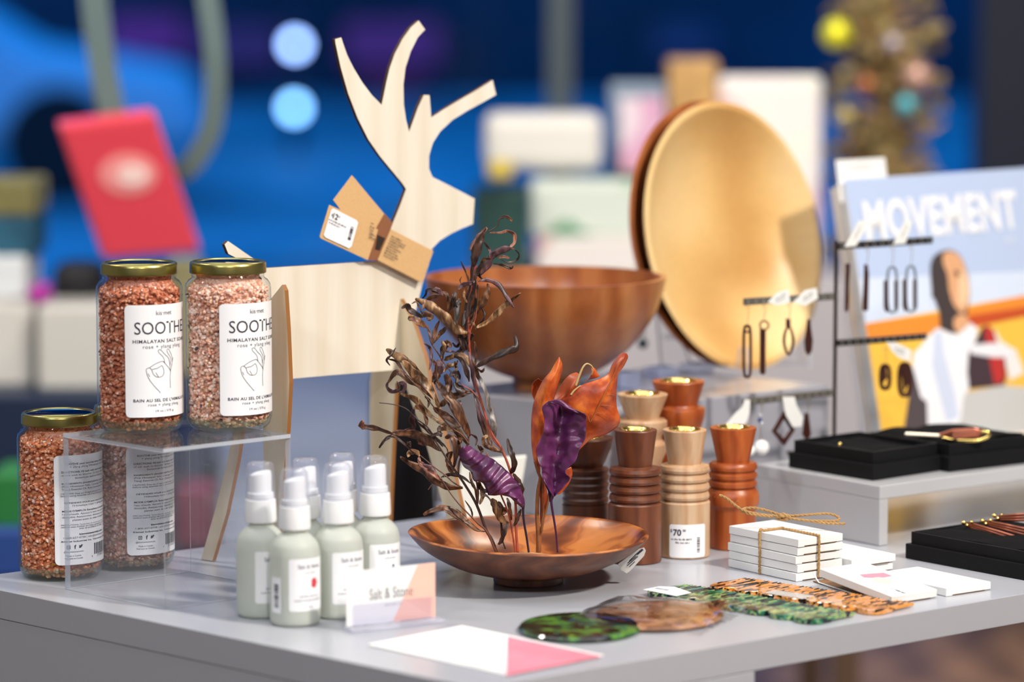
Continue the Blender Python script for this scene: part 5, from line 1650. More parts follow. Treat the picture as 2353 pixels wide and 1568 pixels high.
# clear boxes and the pendant behind the candle holders
cbx = [(1395, 1470, 858, 898), (1478, 1560, 846, 872), (1560, 1640, 838, 862)]
for i, (a, b, y0_, y1_) in enumerate(cbx):
    g0 = P((a + b) / 2, y1_ - 4, RZ)
    w_ = sz(g0, (b - a)) / 2
    v, f = box(-w_ * .8, w_ * .8, -.012, .012, .0005, sz(g0, y1_ - y0_))
    o = thing('clear_dish', ('nearest the orange leaf', 'in the middle', 'nearest the upright bowls')[i] + ', small clear dish on the white riser', 'dish', (g0.x, g0.y, RZ), rad(38))
    mesh('dish_body', (v, f), glassy('clear_dish', (.85, .88, .95), 1.6, .05, add=.15, addcol=(.6, .7, 1)), o, bevel=.002)
q = Q(1477, 790, 3.66)
pd = thing('pendant', 'dark round pendant hanging on a cord between the two big bowls', 'pendant', q)
mesh('ball', sphere((0, 0, 0), sz(q, 12), 16), M('dark_glass_ball', (.02, .06, .08), .12), pd, smooth=True)
mesh('cord', tube([(0, 0, sz(q, 11)), (.004, .01, .055), (.010, .03, .16)], .0013, 6), M('olive_cord', (.18, .17, .10), .7), pd)
# ================================================================ dried botanicals in the shallow bowl
def fA(x, y): return 820 + x / 3.733, 480 + y / 3.733
def fB(x, y): return 820 + x / 3.136, 800 + y / 3.136
def fG(x, y): return 900 + x / 5.88, 1000 + y / 5.88
SA, SB, SG = 3.733, 3.136, 5.88
Y0 = small.location.y
BX = small.location.x
def island_leaf(name, c0, c1, c2, sc=70):
    m, n, b = nodes(name)
    L = n.links.new
    t = n.nodes.new('ShaderNodeTexCoord')
    mp = n.nodes.new('ShaderNodeMapping'); mp.inputs['Scale'].default_value = (1, 1, .35)
    z = n.nodes.new('ShaderNodeTexNoise'); z.inputs['Scale'].default_value = sc * 3; z.inputs['Detail'].default_value = 4; z.inputs['Distortion'].default_value = .6
    L(t.outputs['Object'], mp.inputs[0]); L(mp.outputs[0], z.inputs[0])
    r = ramp(n, [(.34, c0), (.5, c1), (.66, c2)])
    L(z.outputs[0], r.inputs[0]); L(r.outputs[0], b.inputs[0])
    bp_ = n.nodes.new('ShaderNodeBump'); bp_.inputs['Strength'].default_value = .35; bp_.inputs['Distance'].default_value = .0006
    L(z.outputs[0], bp_.inputs['Height']); L(bp_.outputs[0], b.inputs['Normal'])
    setp(b, rough=.42, spec=.45)
    return m
LM = dict(d=island_leaf('leaf_dark', (.012, .006, .005), (.034, .015, .011), (.085, .040, .028)),
          b=island_leaf('leaf_brown', (.028, .010, .006), (.095, .036, .017), (.24, .11, .05)),
          k=island_leaf('leaf_khaki', (.055, .024, .010), (.20, .092, .036), (.48, .29, .14)),
          r=island_leaf('leaf_rust', (.10, .028, .018), (.22, .070, .045), (.38, .17, .12)),
          p=island_leaf('leaf_plum', (.030, .011, .015), (.075, .030, .036), (.17, .080, .085)),
          g=island_leaf('leaf_grey', (.06, .052, .048), (.17, .145, .135), (.36, .32, .30)))
lr = random.Random(21)
def leaf(parent, f, sc, pts, wpx, kind, roll=None, dz=0.0):
    y = Y0 + dz + lr.uniform(-.012, .012)
    pp = []
    bow = lr.uniform(-.010, .010)
    m = len(pts)
    for i, (a, b) in enumerate(pts):
        px, py = f(a, b)
        pp.append(tuple(Q(px, py, y + bow * sin(PI * i / (m - 1)) + lr.uniform(-.0015, .0015))))
    c = [V3(p) for p in spline(pp, 7 if m < 6 else 6)]
    n = len(c)
    W = wpx / sc / FPX * 2.98
    r0 = lr.uniform(-.5, .5) if roll is None else roll
    r1 = r0 + lr.uniform(-1.0, 1.0)
    fold = lr.choice((-1, 1)) * lr.uniform(.22, .5)
    v, fc = [], []
    for i, p in enumerate(c):
        t = i / (n - 1)
        tg_ = (c[min(i + 1, n - 1)] - c[max(i - 1, 0)]).normalized()
        vd = (p - CAM).normalized()
        s = tg_.cross(vd).normalized()
        nn_ = s.cross(tg_).normalized()
        a = r0 + (r1 - r0) * t + .35 * sin(t * 9 + bow * 300)
        s2 = s * cos(a) + nn_ * sin(a)
        n2 = nn_ * cos(a) - s * sin(a)
        hw = W * .56 * (max(0.0, sin(PI * min(1, t * .94 + .03))) ** .75) + W * .03
        j = 1 + .12 * sin(t * 23 + r0 * 9)
        rip = .10 * sin(t * 31 + r1 * 5)
        for u_, q in ((-1, fold), (-.5, fold * .35), (0, 0), (.5, fold * .3 + rip), (1, fold * .9 - rip)):
            v.append(p + s2 * hw * u_ * j + n2 * hw * q)
    for i in range(n - 1):
        for k in range(4):
            a = i * 5 + k
            fc.append((a, a + 1, a + 6, a + 5))
    return mesh('leaf', (v, fc), LM[kind], parent, world=True, smooth=True, solid=.00028)
def stem(parent, pxs, w0, w1, mat, dz=0.0, name='stem', end=None):
    n = len(pxs)
    pp = []
    for i, (a, b) in enumerate(pxs):
        pp.append(tuple(Q(a, b, Y0 + dz + (.0 if i else 0))))
    c = spline(pp, 6)
    r0_, r1_ = sz(V3(pp[0]), w0) / 2, sz(V3(pp[0]), w1) / 2
    return mesh(name, tube(c, lambda t: r0_ + (r1_ - r0_) * t, 7), mat, parent, world=True, smooth=True)
m_st = M('brown_stem', (.13, .05, .03), .5, var=.3, bscale=200)
m_str = M('red_stem', (.38, .075, .045), .45, var=.3, bscale=150)
m_std = M('dark_stem', (.05, .022, .018), .5)
def sprig(label, px, py):
    q = Q(px, py, Y0)
    return thing('dried_sprig', label, 'dried plant', q)
# --- tall sprig
T = sprig('tallest dried sprig with curled brown leaves and red stems, in the shallow bowl', 1183, 1268)
stem(T, [(1184, 1270), (1178, 1228), (1168, 1180), (1152, 1140), (1132, 1090), (1118, 1040)], 5, 3, m_str)
stem(T, [(1190, 1270), (1186, 1220), (1184, 1150), (1172, 1082), (1151, 1030), (1132, 1000), (1117, 960), (1094, 882), (1083, 830), (1077, 770), (1077, 707), (1088, 641), (1096, 587), (1112, 534)], 6.5, 4, m_str)
stem(T, [(1077, 790), (1069, 740), (1072, 690), (1084, 650), (1090, 600), (1098, 560)], 8, 6, m_std, .004)
stem(T, [(1150, 1030), (1128, 1000), (1106, 930), (1086, 900), (1062, 885), (1040, 862)], 4, 2, m_str)
stem(T, [(1077, 801), (1081, 760), (1093, 730), (1094, 690), (1092, 650)], 3, 2, m_str, -.004)
stem(T, [(1122, 533), (1142, 520), (1148, 504), (1158, 499)], 3, 2, m_std)
for pts, w_, kd in (([(970, 355), (1060, 250), (1118, 165)], 62, 'r'), ([(1000, 500), (1015, 400), (1050, 270), (1110, 160)], 70, 'd'), ([(1140, 205), (1230, 205), (1290, 190), (1350, 220), (1350, 290), (1320, 330), (1355, 350)], 26, 'r'),
                    ([(1215, 95), (1270, 65), (1320, 90), (1325, 112)], 22, 'b'), ([(1060, 565), (1130, 480), (1170, 400), (1260, 350), (1330, 340)], 60, 'p'), ([(1355, 350), (1392, 390), (1372, 440), (1290, 460), (1230, 430)], 16, 'd'),
                    ([(1170, 470), (1240, 480), (1320, 510), (1337, 488)], 20, 'd'), ([(1068, 480), (1095, 425), (1150, 430)], 34, 'b'), ([(1210, 425), (1260, 410), (1310, 425)], 20, 'r'), ([(1085, 280), (1135, 350), (1152, 425)], 20, 'p'),
                    ([(892, 450), (930, 540), (957, 620), (950, 700)], 20, 'b'), ([(900, 582), (885, 610), (890, 640), (868, 665)], 9, 'k'), ([(1040, 622), (1120, 612), (1220, 655), (1290, 760), (1347, 852)], 36, 'p'),
                    ([(950, 965), (1050, 840), (1112, 740), (1120, 640)], 54, 'b'), ([(1025, 1020), (1130, 960), (1240, 860), (1320, 780), (1402, 722)], 50, 'k'), ([(1010, 560), (1005, 700), (965, 830), (935, 1000)], 36, 'd'),
                    ([(1035, 650), (1030, 780), (1015, 900), (960, 1010)], 26, 'b'), ([(1070, 860), (1097, 900), (1082, 950), (1045, 992)], 18, 'd'), ([(1090, 440), (1060, 500), (1020, 560), (1000, 640)], 40, 'd'), ([(1000, 480), (1050, 560), (1080, 600)], 34, 'd'),
                    ([(985, 400), (1000, 520), (990, 660), (970, 760)], 44, 'd'), ([(905, 1010), (930, 920), (1000, 850), (1020, 760)], 50, 'd'), ([(945, 1210), (900, 1130), (890, 1030)], 50, 'd'), ([(900, 1200), (960, 1110), (1000, 1078)], 52, 'd'),
                    ([(880, 1260), (920, 1180), (935, 1100)], 60, 'd'), ([(1012, 1365), (1130, 1290), (1260, 1230), (1370, 1190), (1355, 1090)], 56, 'd'), ([(1010, 1362), (1022, 1250), (1008, 1140)], 26, 'b'),
                    ([(745, 1300), (850, 1262), (940, 1290), (1010, 1370), (1045, 1470)], 52, 'k'), ([(925, 690), (920, 760), (950, 810)], 22, 'k'), ([(950, 980), (1000, 985), (1020, 1040)], 14, 'k'),
                    ([(960, 1230), (985, 1330), (1000, 1450), (1020, 1568)], 34, 'p'), ([(870, 700), (900, 660), (960, 640), (1030, 640)], 36, 'p')):
    leaf(T, fA, SA, pts, w_, kd)
for pts, w_, kd in (([(870, 420), (900, 530), (950, 640), (965, 705)], 44, 'b'), ([(860, 170), (915, 290), (950, 420), (960, 475)], 36, 'g'), ([(968, 435), (985, 540), (992, 665)], 40, 'g'), ([(905, 640), (930, 700), (1000, 730), (1052, 752)], 34, 'k'),
                    ([(905, 700), (920, 650), (935, 640)], 20, 'k'), ([(1085, 655), (1112, 760), (1132, 850), (1110, 905)], 40, 'd'), ([(1095, 690), (1120, 735), (1142, 768)], 8, 'd'), ([(1130, 920), (1175, 990), (1195, 1070)], 44, 'd'),
                    ([(855, 140), (900, 170), (918, 145)], 16, 'b'), ([(870, 700), (890, 740), (900, 790)], 16, 'b'), ([(815, 620), (862, 650), (855, 705)], 14, 'p'), ([(840, 300), (870, 420), (900, 520), (930, 600)], 26, 'p')):
    leaf(T, fB, SB, pts, w_, kd)
# --- middle sprig
Mi = sprig('middle dried sprig leaning left with khaki and brown leaves, in the shallow bowl', 1142, 1268)
stem(Mi, [(1141, 1270), (1130, 1240), (1117, 1218), (1095, 1160), (1070, 1117), (1053, 1092), (1043, 1078), (1024, 1050), (1006, 1022), (990, 1000), (972, 975)], 8, 3, m_std)
stem(Mi, [(1053, 1092), (1056, 1060), (1072, 1030), (1076, 1000), (1060, 975), (1043, 953), (1022, 910), (1005, 873), (1004, 840), (1014, 826), (991, 788), (984, 760), (976, 748)], 5, 3, m_st, .003)
stem(Mi, [(1078, 1022), (1062, 1000), (1040, 985), (1015, 960), (996, 935), (970, 900), (940, 870), (920, 850)], 4, 2, m_st, -.003)
stem(Mi, [(1006, 1022), (985, 985), (960, 965), (945, 950), (930, 938), (905, 930), (871, 926)], 3.5, 2, m_std, .002)
stem(Mi, [(1014, 826), (1032, 850), (1052, 872)], 3, 2, m_st)
for pts, w_, kd in (([(500, 775), (620, 830), (740, 930), (850, 1030), (948, 1062)], 80, 'k'), ([(790, 925), (795, 830), (772, 745), (730, 712)], 46, 'b'), ([(850, 1000), (855, 900), (865, 830), (880, 770)], 50, 'g'), ([(850, 860), (840, 780), (845, 705)], 46, 'd'),
                    ([(560, 865), (600, 790), (650, 755), (730, 745)], 40, 'b'), ([(540, 790), (590, 740), (600, 700), (640, 688), (720, 722)], 18, 'd'), ([(640, 700), (690, 700), (740, 745)], 44, 'p'), ([(385, 855), (430, 828), (455, 870), (520, 905), (560, 920)], 44, 'd'),
                    ([(540, 930), (580, 905), (632, 930), (600, 950)], 54, 'b'), ([(440, 935), (510, 962), (595, 1015)], 60, 'b'), ([(590, 990), (618, 1050), (635, 1115)], 18, 'b'), ([(650, 1165), (670, 1055), (712, 958)], 34, 'b'), ([(648, 1155), (720, 1070), (778, 1008)], 36, 'b'),
                    ([(470, 815), (510, 800), (535, 850), (560, 900)], 14, 'k'), ([(730, 1295), (745, 1200), (780, 1150), (805, 1195)], 50, 'b'), ([(725, 1135), (750, 1180), (740, 1250)], 30, 'k'), ([(580, 1155), (630, 1200), (640, 1280), (620, 1385)], 24, 'p'),
                    ([(650, 1310), (690, 1340), (680, 1400)], 30, 'p'), ([(250, 1205), (300, 1240), (370, 1280), (440, 1330), (520, 1400), (640, 1540)], 66, 'k'), ([(335, 1192), (290, 1260), (255, 1300), (285, 1345)], 18, 'd'), ([(270, 1290), (340, 1310), (400, 1400), (490, 1500)], 22, 'd'),
                    ([(740, 1400), (790, 1345), (850, 1350), (850, 1410)], 36, 'k'), ([(650, 1490), (690, 1400), (705, 1345)], 52, 'b'), ([(755, 1420), (790, 1500), (785, 1580)], 50, 'b'), ([(910, 1325), (950, 1400), (962, 1485)], 28, 'd'), ([(800, 1440), (850, 1420), (860, 1500)], 60, 'd'),
                    ([(835, 1500), (880, 1530), (935, 1570)], 44, 'd'), ([(690, 1300), (720, 1350), (720, 1420)], 46, 'p'), ([(755, 1275), (830, 1250), (890, 1200)], 18, 'd'), ([(755, 1225), (800, 1225), (845, 1225)], 16, 'p'), ([(835, 1310), (850, 1350), (870, 1300)], 34, 'k'),
                    ([(820, 1150), (860, 1180), (890, 1120)], 22, 'd'), ([(640, 1290), (670, 1340), (650, 1420)], 26, 'r')):
    leaf(Mi, fA, SA, pts, w_, kd)
for pts, w_, kd in (([(330, 90), (400, 170), (500, 260), (595, 430)], 62, 'k'), ([(225, 250), (285, 178), (370, 230), (470, 280), (600, 410)], 42, 'b'), ([(225, 245), (215, 280), (250, 315), (300, 300), (290, 240)], 26, 'p'), ([(300, 250), (345, 260), (340, 310), (310, 320)], 34, 'p'),
                    ([(600, 420), (650, 380), (750, 330), (845, 318)], 46, 'b'), ([(575, 245), (650, 340), (740, 480), (812, 640)], 66, 'b'), ([(310, 330), (420, 370), (520, 470), (600, 530), (700, 570)], 44, 'k'), ([(410, 440), (395, 520), (400, 580), (325, 600)], 42, 'p'),
                    ([(410, 440), (450, 430), (490, 500), (500, 560)], 44, 'b'), ([(15, 560), (60, 570), (160, 580), (270, 625)], 34, 'b'), ([(255, 615), (400, 615), (520, 670), (605, 742)], 66, 'b'), ([(270, 620), (210, 660), (160, 722)], 24, 'd'), ([(10, 565), (40, 530), (42, 580), (70, 575)], 20, 'r'),
                    ([(390, 640), (430, 640), (480, 690), (440, 690)], 34, 'r'), ([(700, 250), (740, 300), (785, 306)], 44, 'd'), ([(640, 190), (662, 260), (655, 335)], 44, 'b'), ([(560, 160), (580, 210), (560, 260)], 50, 'b'), ([(430, 530), (500, 590), (560, 640), (620, 712)], 20, 'd'),
                    ([(550, 430), (640, 490), (745, 572)], 46, 'b'), ([(738, 378), (740, 410), (718, 445)], 28, 'p'), ([(585, 590), (660, 578), (740, 610), (805, 700)], 42, 'k'), ([(600, 560), (590, 600), (610, 640)], 26, 'd'), ([(635, 645), (690, 650), (722, 720), (700, 835)], 50, 'b'),
                    ([(690, 905), (658, 820), (685, 745)], 44, 'b'), ([(490, 350), (520, 380), (510, 430)], 18, 'd'), ([(380, 700), (370, 680), (390, 720)], 34, 'd'), ([(240, 640), (290, 650), (350, 700), (410, 760)], 12, 'd'), ([(530, 640), (580, 620), (620, 620)], 24, 'd'),
                    ([(700, 60), (760, 90), (800, 200), (810, 240)], 30, 'd'), ([(750, 690), (740, 640), (700, 600)], 26, 'b')):
    leaf(Mi, fB, SB, pts, w_, kd)
# --- low sprig
Lo = sprig('lowest dried sprig reaching left over the rim, in the shallow bowl', 1117, 1222)
stem(Lo, [(1139, 1268), (1118, 1222), (1098, 1203), (1079, 1184), (1053, 1157), (1033, 1131), (1014, 1100)], 5, 2.4, m_st, -.004)
stem(Lo, [(1063, 1121), (1043, 1110), (1020, 1090), (995, 1072), (968, 1049), (944, 1034), (926, 1020), (905, 1005)], 3.6, 2, m_st, -.002)
stem(Lo, [(1096, 1164), (1098, 1130), (1092, 1100), (1082, 1086)], 4, 2.4, m_st, .002)
stem(Lo, [(1161, 1262), (1153, 1235), (1150, 1200), (1140, 1175)], 4, 3, m_std, .003)
for pts, w_, kd in (([(115, 295), (250, 385), (400, 470), (520, 560), (650, 650), (780, 710), (960, 722)], 96, 'b'), ([(225, 300), (240, 240), (330, 225), (375, 290)], 62, 'k'), ([(370, 300), (380, 380), (470, 450), (600, 560), (680, 630)], 70, 'r'), ([(350, 400), (420, 430), (500, 500), (560, 560)], 44, 'k'),
                    ([(420, 400), (520, 440), (600, 500)], 50, 'p'), ([(665, 575), (740, 545), (840, 535), (960, 570), (1065, 655)], 44, 'd'), ([(690, 620), (780, 690), (880, 715), (960, 715)], 40, 'b'), ([(815, 525), (770, 380), (760, 280), (820, 225)], 60, 'b'), ([(720, 30), (820, 40), (870, 230), (840, 440)], 64, 'b'),
                    ([(590, 20), (660, 90), (740, 180), (760, 240)], 26, 'd'), ([(430, 1080), (520, 1035), (650, 1000), (740, 1005), (900, 1090), (1050, 1220), (1180, 1300), (1280, 1310)], 100, 'b'), ([(990, 885), (1050, 970), (1085, 1050), (1090, 1120)], 22, 'd'),
                    ([(1190, 940), (1230, 820), (1215, 700), (1180, 620)], 60, 'k'), ([(1160, 960), (1140, 780), (1080, 640), (1050, 500)], 40, 'b'), ([(1165, 940), (1165, 760), (1150, 640)], 26, 'd'), ([(1150, 640), (1200, 720), (1290, 780)], 60, 'd'),
                    ([(1350, 860), (1400, 950), (1460, 1100), (1590, 1200)], 100, 'k'), ([(1230, 790), (1310, 860), (1400, 1010)], 40, 'g'), ([(1500, 1080), (1530, 1030), (1520, 980)], 50, 'b'), ([(1540, 1170), (1530, 1290), (1490, 1420), (1440, 1480)], 56, 'd'),
                    ([(1650, 1230), (1700, 1130), (1750, 1000)], 50, 'b'), ([(1620, 1150), (1590, 960), (1560, 850)], 44, 'b'), ([(1440, 900), (1480, 980), (1480, 1100)], 60, 'b'), ([(1640, 520), (1720, 640), (1750, 740)], 60, 'd'), ([(1480, 1150), (1490, 1300), (1500, 1410)], 24, 'd'),
                    ([(490, 745), (530, 690), (570, 645)], 10, 'r'), ([(1660, 1210), (1680, 1100), (1670, 940)], 20, 'r'), ([(1190, 150), (1225, 200), (1215, 240)], 34, 'b'), ([(1230, 100), (1250, 40), (1300, 10)], 50, 'k'), ([(1250, 120), (1350, 170), (1480, 215)], 50, 'b')):
    leaf(Lo, fG, SG, pts, w_, kd)

# --- big leaves
def O(x, y): return 1200 + x / 4.019, 800 + y / 4.019
def bigleaf(name, rows, f, base, mat, parent, noise_s=0.0, nfreq=120, ridge=0.0, n=6, m=6, dzf=None):
    """rows of (x, y[, dz mm]) crop pixels"""
    rr_ = []
    for i, r in enumerate(rows):
        o = []
        for j, p in enumerate(r):
            px, py = f(p[0], p[1])
            d = p[2] / 1000 if len(p) > 2 else 0
            if dzf: d += dzf(i / (len(rows) - 1), j / (len(r) - 1))
            o.append(tuple(Q(px, py, base + d)))
        rr_.append(o)
    def fn(p, s, t):
        e = noise.noise(p * nfreq) * noise_s
        e += ridge * abs(sin(s * 30 + 3.0 * abs(t - .5) + 2.2 * noise.noise(p * 55))) ** 1.5 * (sin(PI * t) * .6 + .4) * (.6 + .8 * abs(noise.noise(p * 33 + V3((3, 1, 7)))))
        return p + V3((0, e, e * .15))
    return mesh(name, grid(rr_, n, m, fn), mat, parent, world=True, smooth=True, solid=.0004)
def leafmat(name, cols, sc, rough=.38, bs=.3, coat=.15):
    m, n, b = nodes(name)
    L = n.links.new
    t = n.nodes.new('ShaderNodeTexCoord')
    z = n.nodes.new('ShaderNodeTexNoise'); z.inputs['Scale'].default_value = sc; z.inputs['Detail'].default_value = 5
    L(t.outputs['Object'], z.inputs[0])
    r = ramp(n, cols)
    L(z.outputs[0], r.inputs[0]); L(r.outputs[0], b.inputs[0])
    bp_ = n.nodes.new('ShaderNodeBump'); bp_.inputs['Strength'].default_value = bs; bp_.inputs['Distance'].default_value = .001
    L(z.outputs[0], bp_.inputs['Height']); L(bp_.outputs[0], b.inputs['Normal'])
    setp(b, rough=rough, coat=coat, crough=.3)
    return m
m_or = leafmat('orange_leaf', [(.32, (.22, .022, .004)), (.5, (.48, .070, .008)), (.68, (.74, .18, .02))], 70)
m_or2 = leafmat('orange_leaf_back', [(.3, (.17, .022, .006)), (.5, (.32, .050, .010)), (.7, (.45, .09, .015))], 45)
m_vein = M('leaf_vein', (.36, .11, .025), .5)
m_pu = leafmat('purple_leaf', [(.3, (.045, .008, .040)), (.5, (.095, .016, .078)), (.7, (.17, .035, .13))], 70, .36, .4)
m_pust = M('purple_stem', (.05, .01, .05), .4)
OL = thing('orange_leaf', 'large curled orange magnolia leaves on a brown stalk, in the shallow bowl', 'dried leaf', Q(1237, 1268, Y0 + .012))
yb_ = Y0 + .022
bigleaf('leaf_blade', [[(150, 1190, 2), (157, 1190, 0), (166, 1190, 2)], [(110, 1050, 4), (135, 1045, 0), (172, 1040, 3)], [(88, 900, 8), (140, 890, -2), (215, 880, 0)], [(84, 700, 10), (165, 700, -4), (260, 700, 2)], [(95, 560, 10), (185, 560, -5), (285, 560, 2)],
                       [(113, 480, 8), (195, 480, -6), (288, 490, 0)], [(150, 380, 4), (230, 380, -8), (318, 385, 0)], [(200, 290, 0), (270, 300, -8), (342, 300, 2)], [(262, 215, 0), (315, 220, -6), (366, 225, 4)], [(310, 130, 0), (340, 140, -3), (370, 160, 2)], [(338, 86, 0), (343, 85, 0), (350, 90, 0)]],
        O, yb_, m_or, OL, .0012, 60)
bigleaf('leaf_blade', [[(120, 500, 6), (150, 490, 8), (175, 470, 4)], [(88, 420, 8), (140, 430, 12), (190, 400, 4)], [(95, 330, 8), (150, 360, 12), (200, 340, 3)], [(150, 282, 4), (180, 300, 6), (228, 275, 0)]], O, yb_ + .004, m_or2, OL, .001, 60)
R2 = [[(480, 960, 10), (515, 950, 8), (560, 910, 10)], [(440, 820, 8), (540, 840, 4), (640, 838, 10)], [(420, 690, 6), (590, 740, 0), (760, 802, 12)], [(385, 560, 4), (625, 690, -4), (862, 742, 12)], [(368, 482, 2), (650, 640, -6), (904, 662, 8)],
      [(450, 432, 0), (700, 548, -7), (872, 545, 4)], [(540, 347, 0), (745, 458, -8), (868, 432, 2)], [(680, 297, 0), (800, 352, -7), (874, 335, 0)], [(790, 242, 0), (842, 262, -6), (886, 242, 0)], [(828, 155, 2), (880, 172, -6), (936, 170, 2)], [(884, 80, 4), (930, 98, -4), (974, 92, 4)], [(925, 50, 4), (950, 47, 2), (968, 56, 4)]]
bl_ = bigleaf('leaf_blade', R2, O, yb_ - .004, m_or, OL, .0012, 55)
def vein(pts, w_, off, par, mat=m_vein):
    c = spline([tuple(Q(*O(x, y), yb_ + off + d / 1000)) for x, y, d in pts], 6)
    mesh('vein', tube(c, lambda t: w_ * (1 - .6 * t), 5), mat, par, world=True, smooth=True)
vein([(625, 690, -4), (700, 548, -7), (745, 458, -8), (800, 352, -7), (842, 262, -6), (880, 172, -6), (930, 98, -4)], .0007, -.0052, bl_)
for a, b in (((625, 690), (570, 500)), ((700, 560), (640, 410)), ((745, 470), (700, 350)), ((800, 370), (740, 300)), ((690, 600), (800, 640)), ((730, 530), (860, 550)), ((780, 440), (860, 440))):
    vein([(a[0], a[1], -6.5), ((a[0] + b[0]) / 2, (a[1] + b[1]) / 2 - 8, -4.6), (b[0], b[1], -1.5)], .0003, -.0050, bl_)
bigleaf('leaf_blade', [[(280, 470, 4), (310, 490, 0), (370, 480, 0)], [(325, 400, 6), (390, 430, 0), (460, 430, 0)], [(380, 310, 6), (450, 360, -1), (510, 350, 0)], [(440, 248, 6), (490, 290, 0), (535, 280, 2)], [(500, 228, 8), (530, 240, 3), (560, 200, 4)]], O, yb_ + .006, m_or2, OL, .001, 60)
bigleaf('leaf_blade', [[(575, 318, 0), (600, 300, 2), (625, 290, 4)], [(620, 280, 0), (660, 270, 2), (708, 265, 4)], [(640, 220, 0), (665, 225, 2), (692, 230, 4)], [(640, 180, 2), (655, 180, 3), (668, 188, 4)]], O, yb_ + .002, m_or, OL, .001, 60)
vein([(495, 350, 0), (525, 262, 0), (560, 180, 0), (598, 146, 1), (640, 166, 2), (652, 200, 3), (640, 250, 4)], .0011, -.002, OL, M('dry_leaf_edge', (.50, .36, .15), .6))
vein([(450, 435, 0), (480, 395, 0), (520, 362, 0), (540, 348, 0)], .0012, -.004, OL, M('dry_leaf_edge', (.50, .36, .15), .6))
bigleaf('leaf_blade', [[(370, 1130, 0), (410, 1120, 3), (452, 1098, 6)], [(380, 1190, 0), (425, 1180, 3), (462, 1165, 6)], [(370, 1270, 0), (400, 1265, 3), (432, 1250, 6)], [(320, 1350, 0), (340, 1350, 2), (365, 1335, 4)]], O, Y0 + .008, m_or, OL, .001, 60)
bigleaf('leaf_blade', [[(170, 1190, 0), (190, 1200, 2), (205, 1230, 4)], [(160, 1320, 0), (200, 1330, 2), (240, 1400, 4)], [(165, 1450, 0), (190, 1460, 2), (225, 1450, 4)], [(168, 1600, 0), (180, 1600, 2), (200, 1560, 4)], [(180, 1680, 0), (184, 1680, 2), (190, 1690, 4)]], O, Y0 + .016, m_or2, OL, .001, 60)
m_stalk = M('brown_stalk', (.26, .10, .035), .45, var=.4, bscale=90)
stem(OL, [(1237, 1270), (1237, 1230), (1234, 1180), (1236, 1130), (1241, 1098), (1236, 1085), (1228, 1060)], 12, 5, m_stalk, .014, 'stalk')
stem(OL, [(1240, 1268), (1243, 1220), (1248, 1180), (1246, 1130), (1244, 1096)], 6, 3, m_stalk, .016, 'stalk')
stem(OL, [(1244, 1225), (1250, 1195), (1258, 1160), (1262, 1130)], 4, 5, m_stalk, .012, 'stalk')

PL = thing('purple_leaf', 'large crumpled purple leaf hanging in front of the orange leaves', 'dried leaf', Q(1280, 1268, Y0 - .004))
def pz(s, t): return .007 * (1 - abs(t - .5) * 2) - .004 * abs(t - .5)
bigleaf('leaf_blade', [[(250, 492), (300, 500), (350, 488), (400, 520), (428, 548)], [(184, 550, 0), (290, 545, -2), (370, 610, 6), (480, 590, -1), (580, 612, -3)], [(205, 680), (280, 680), (355, 720, 3), (470, 690), (588, 700)], [(188, 800), (260, 790), (340, 810, 3), (450, 800), (580, 845)],
                       [(130, 930), (230, 910), (330, 930, 3), (430, 920), (530, 930)], [(146, 1040), (220, 1030), (300, 1050, 3), (400, 1020), (492, 1040)], [(180, 1110), (240, 1120), (300, 1130, 2), (350, 1130), (402, 1142)], [(186, 1190), (240, 1200), (300, 1230, 2), (380, 1210), (440, 1207)],
                       [(228, 1275), (270, 1290), (300, 1300), (340, 1300), (378, 1290)], [(284, 1366), (290, 1372), (297, 1376), (302, 1372), (306, 1366)]], O, Y0 - .004, m_pu, PL, .0028, 95, .0016, 9, 7, pz)
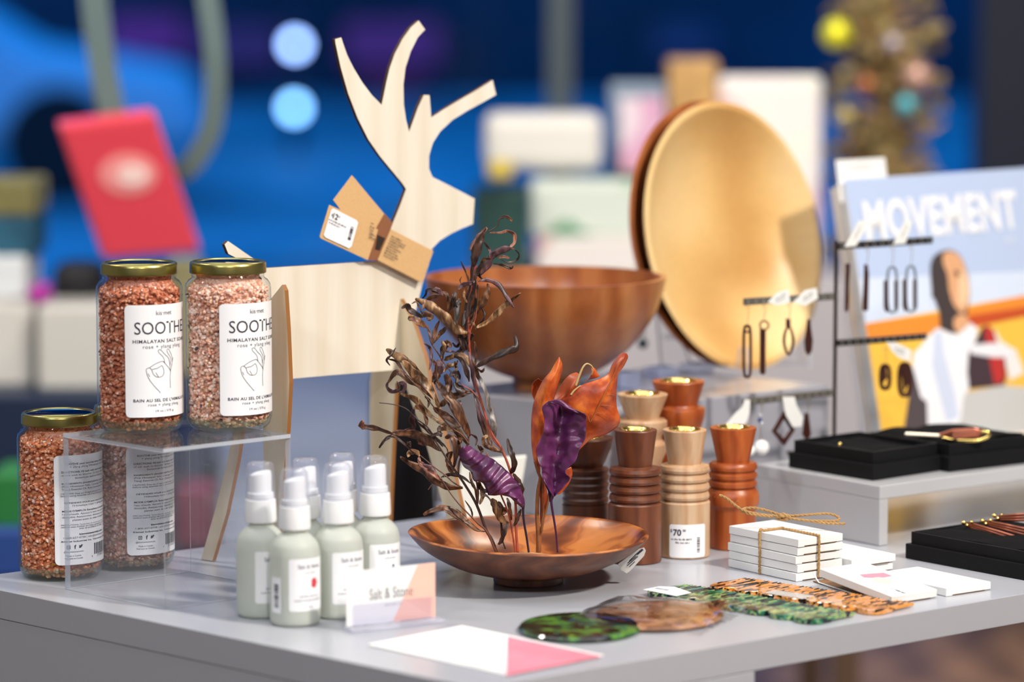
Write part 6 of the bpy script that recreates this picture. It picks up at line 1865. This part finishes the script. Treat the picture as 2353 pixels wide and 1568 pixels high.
bigleaf('leaf_blade', [[(255, 492, -2), (340, 478, -4), (425, 530, -2)], [(330, 520, -3), (430, 560, -6), (520, 590, -4)], [(425, 570, -1), (510, 600, -5), (582, 606, -2)]], O, Y0 - .004, m_pu, PL, .001, 95, .001)
bigleaf('leaf_blade', [[(180, 1110, 4), (190, 1150, 5), (200, 1190, 6)], [(205, 1230, 4), (215, 1270, 5), (230, 1280, 5)], [(240, 1330, 4), (260, 1360, 4), (290, 1370, 4)], [(250, 1420, 3), (262, 1425, 3), (280, 1400, 3)]], O, Y0 + .001, M('dark_purple_leaf', (.035, .007, .030), .4), PL, .0005, 95)
stem(PL, [(1281, 1270), (1278, 1230), (1273, 1195), (1268, 1165), (1267, 1148), (1272, 1138)], 4, 7, m_pust, -.001)
PS = thing('purple_leaf', 'smaller rippled purple leaf drooping over the stems at the left', 'dried leaf', Q(1215, 1268, Y0 - .012))
def pz2(s, t): return -.010 * sin(PI * min(1, max(0, t))) 
bigleaf('leaf_blade', [[(905, 225, 6), (960, 165, 2), (1055, 150, 0)], [(930, 330, 9), (1000, 260, 2), (1150, 215, 0)], [(970, 430, 10), (1110, 360, 0), (1240, 275, 0)], [(1060, 500, 10), (1190, 430, 0), (1335, 310, 0)], [(1110, 620, 10), (1250, 530, 0), (1430, 380, 0)],
                       [(1230, 650, 8), (1330, 620, 0), (1520, 450, 0)], [(1295, 790, 4), (1400, 690, 0), (1610, 540, 0)], [(1320, 820, 0), (1480, 750, 0), (1700, 650, 2)], [(1480, 815, 0), (1580, 790, 0), (1750, 740, 4)], [(1600, 850, 0), (1680, 860, 0), (1785, 850, 4)], [(1700, 940, 0), (1740, 930, 0), (1797, 930, 3)], [(1765, 1000, 0), (1780, 1000, 0), (1792, 1000, 2)]],
        fG, Y0 - .008, m_pu, PS, .0016, 110, .0038, 10, 7, pz2)
stem(PS, [(1215, 1270), (1210, 1235), (1204, 1200), (1202, 1175), (1203, 1160)], 5, 6, M('plum_black_stem', (.02, .012, .03), .4), -.010)
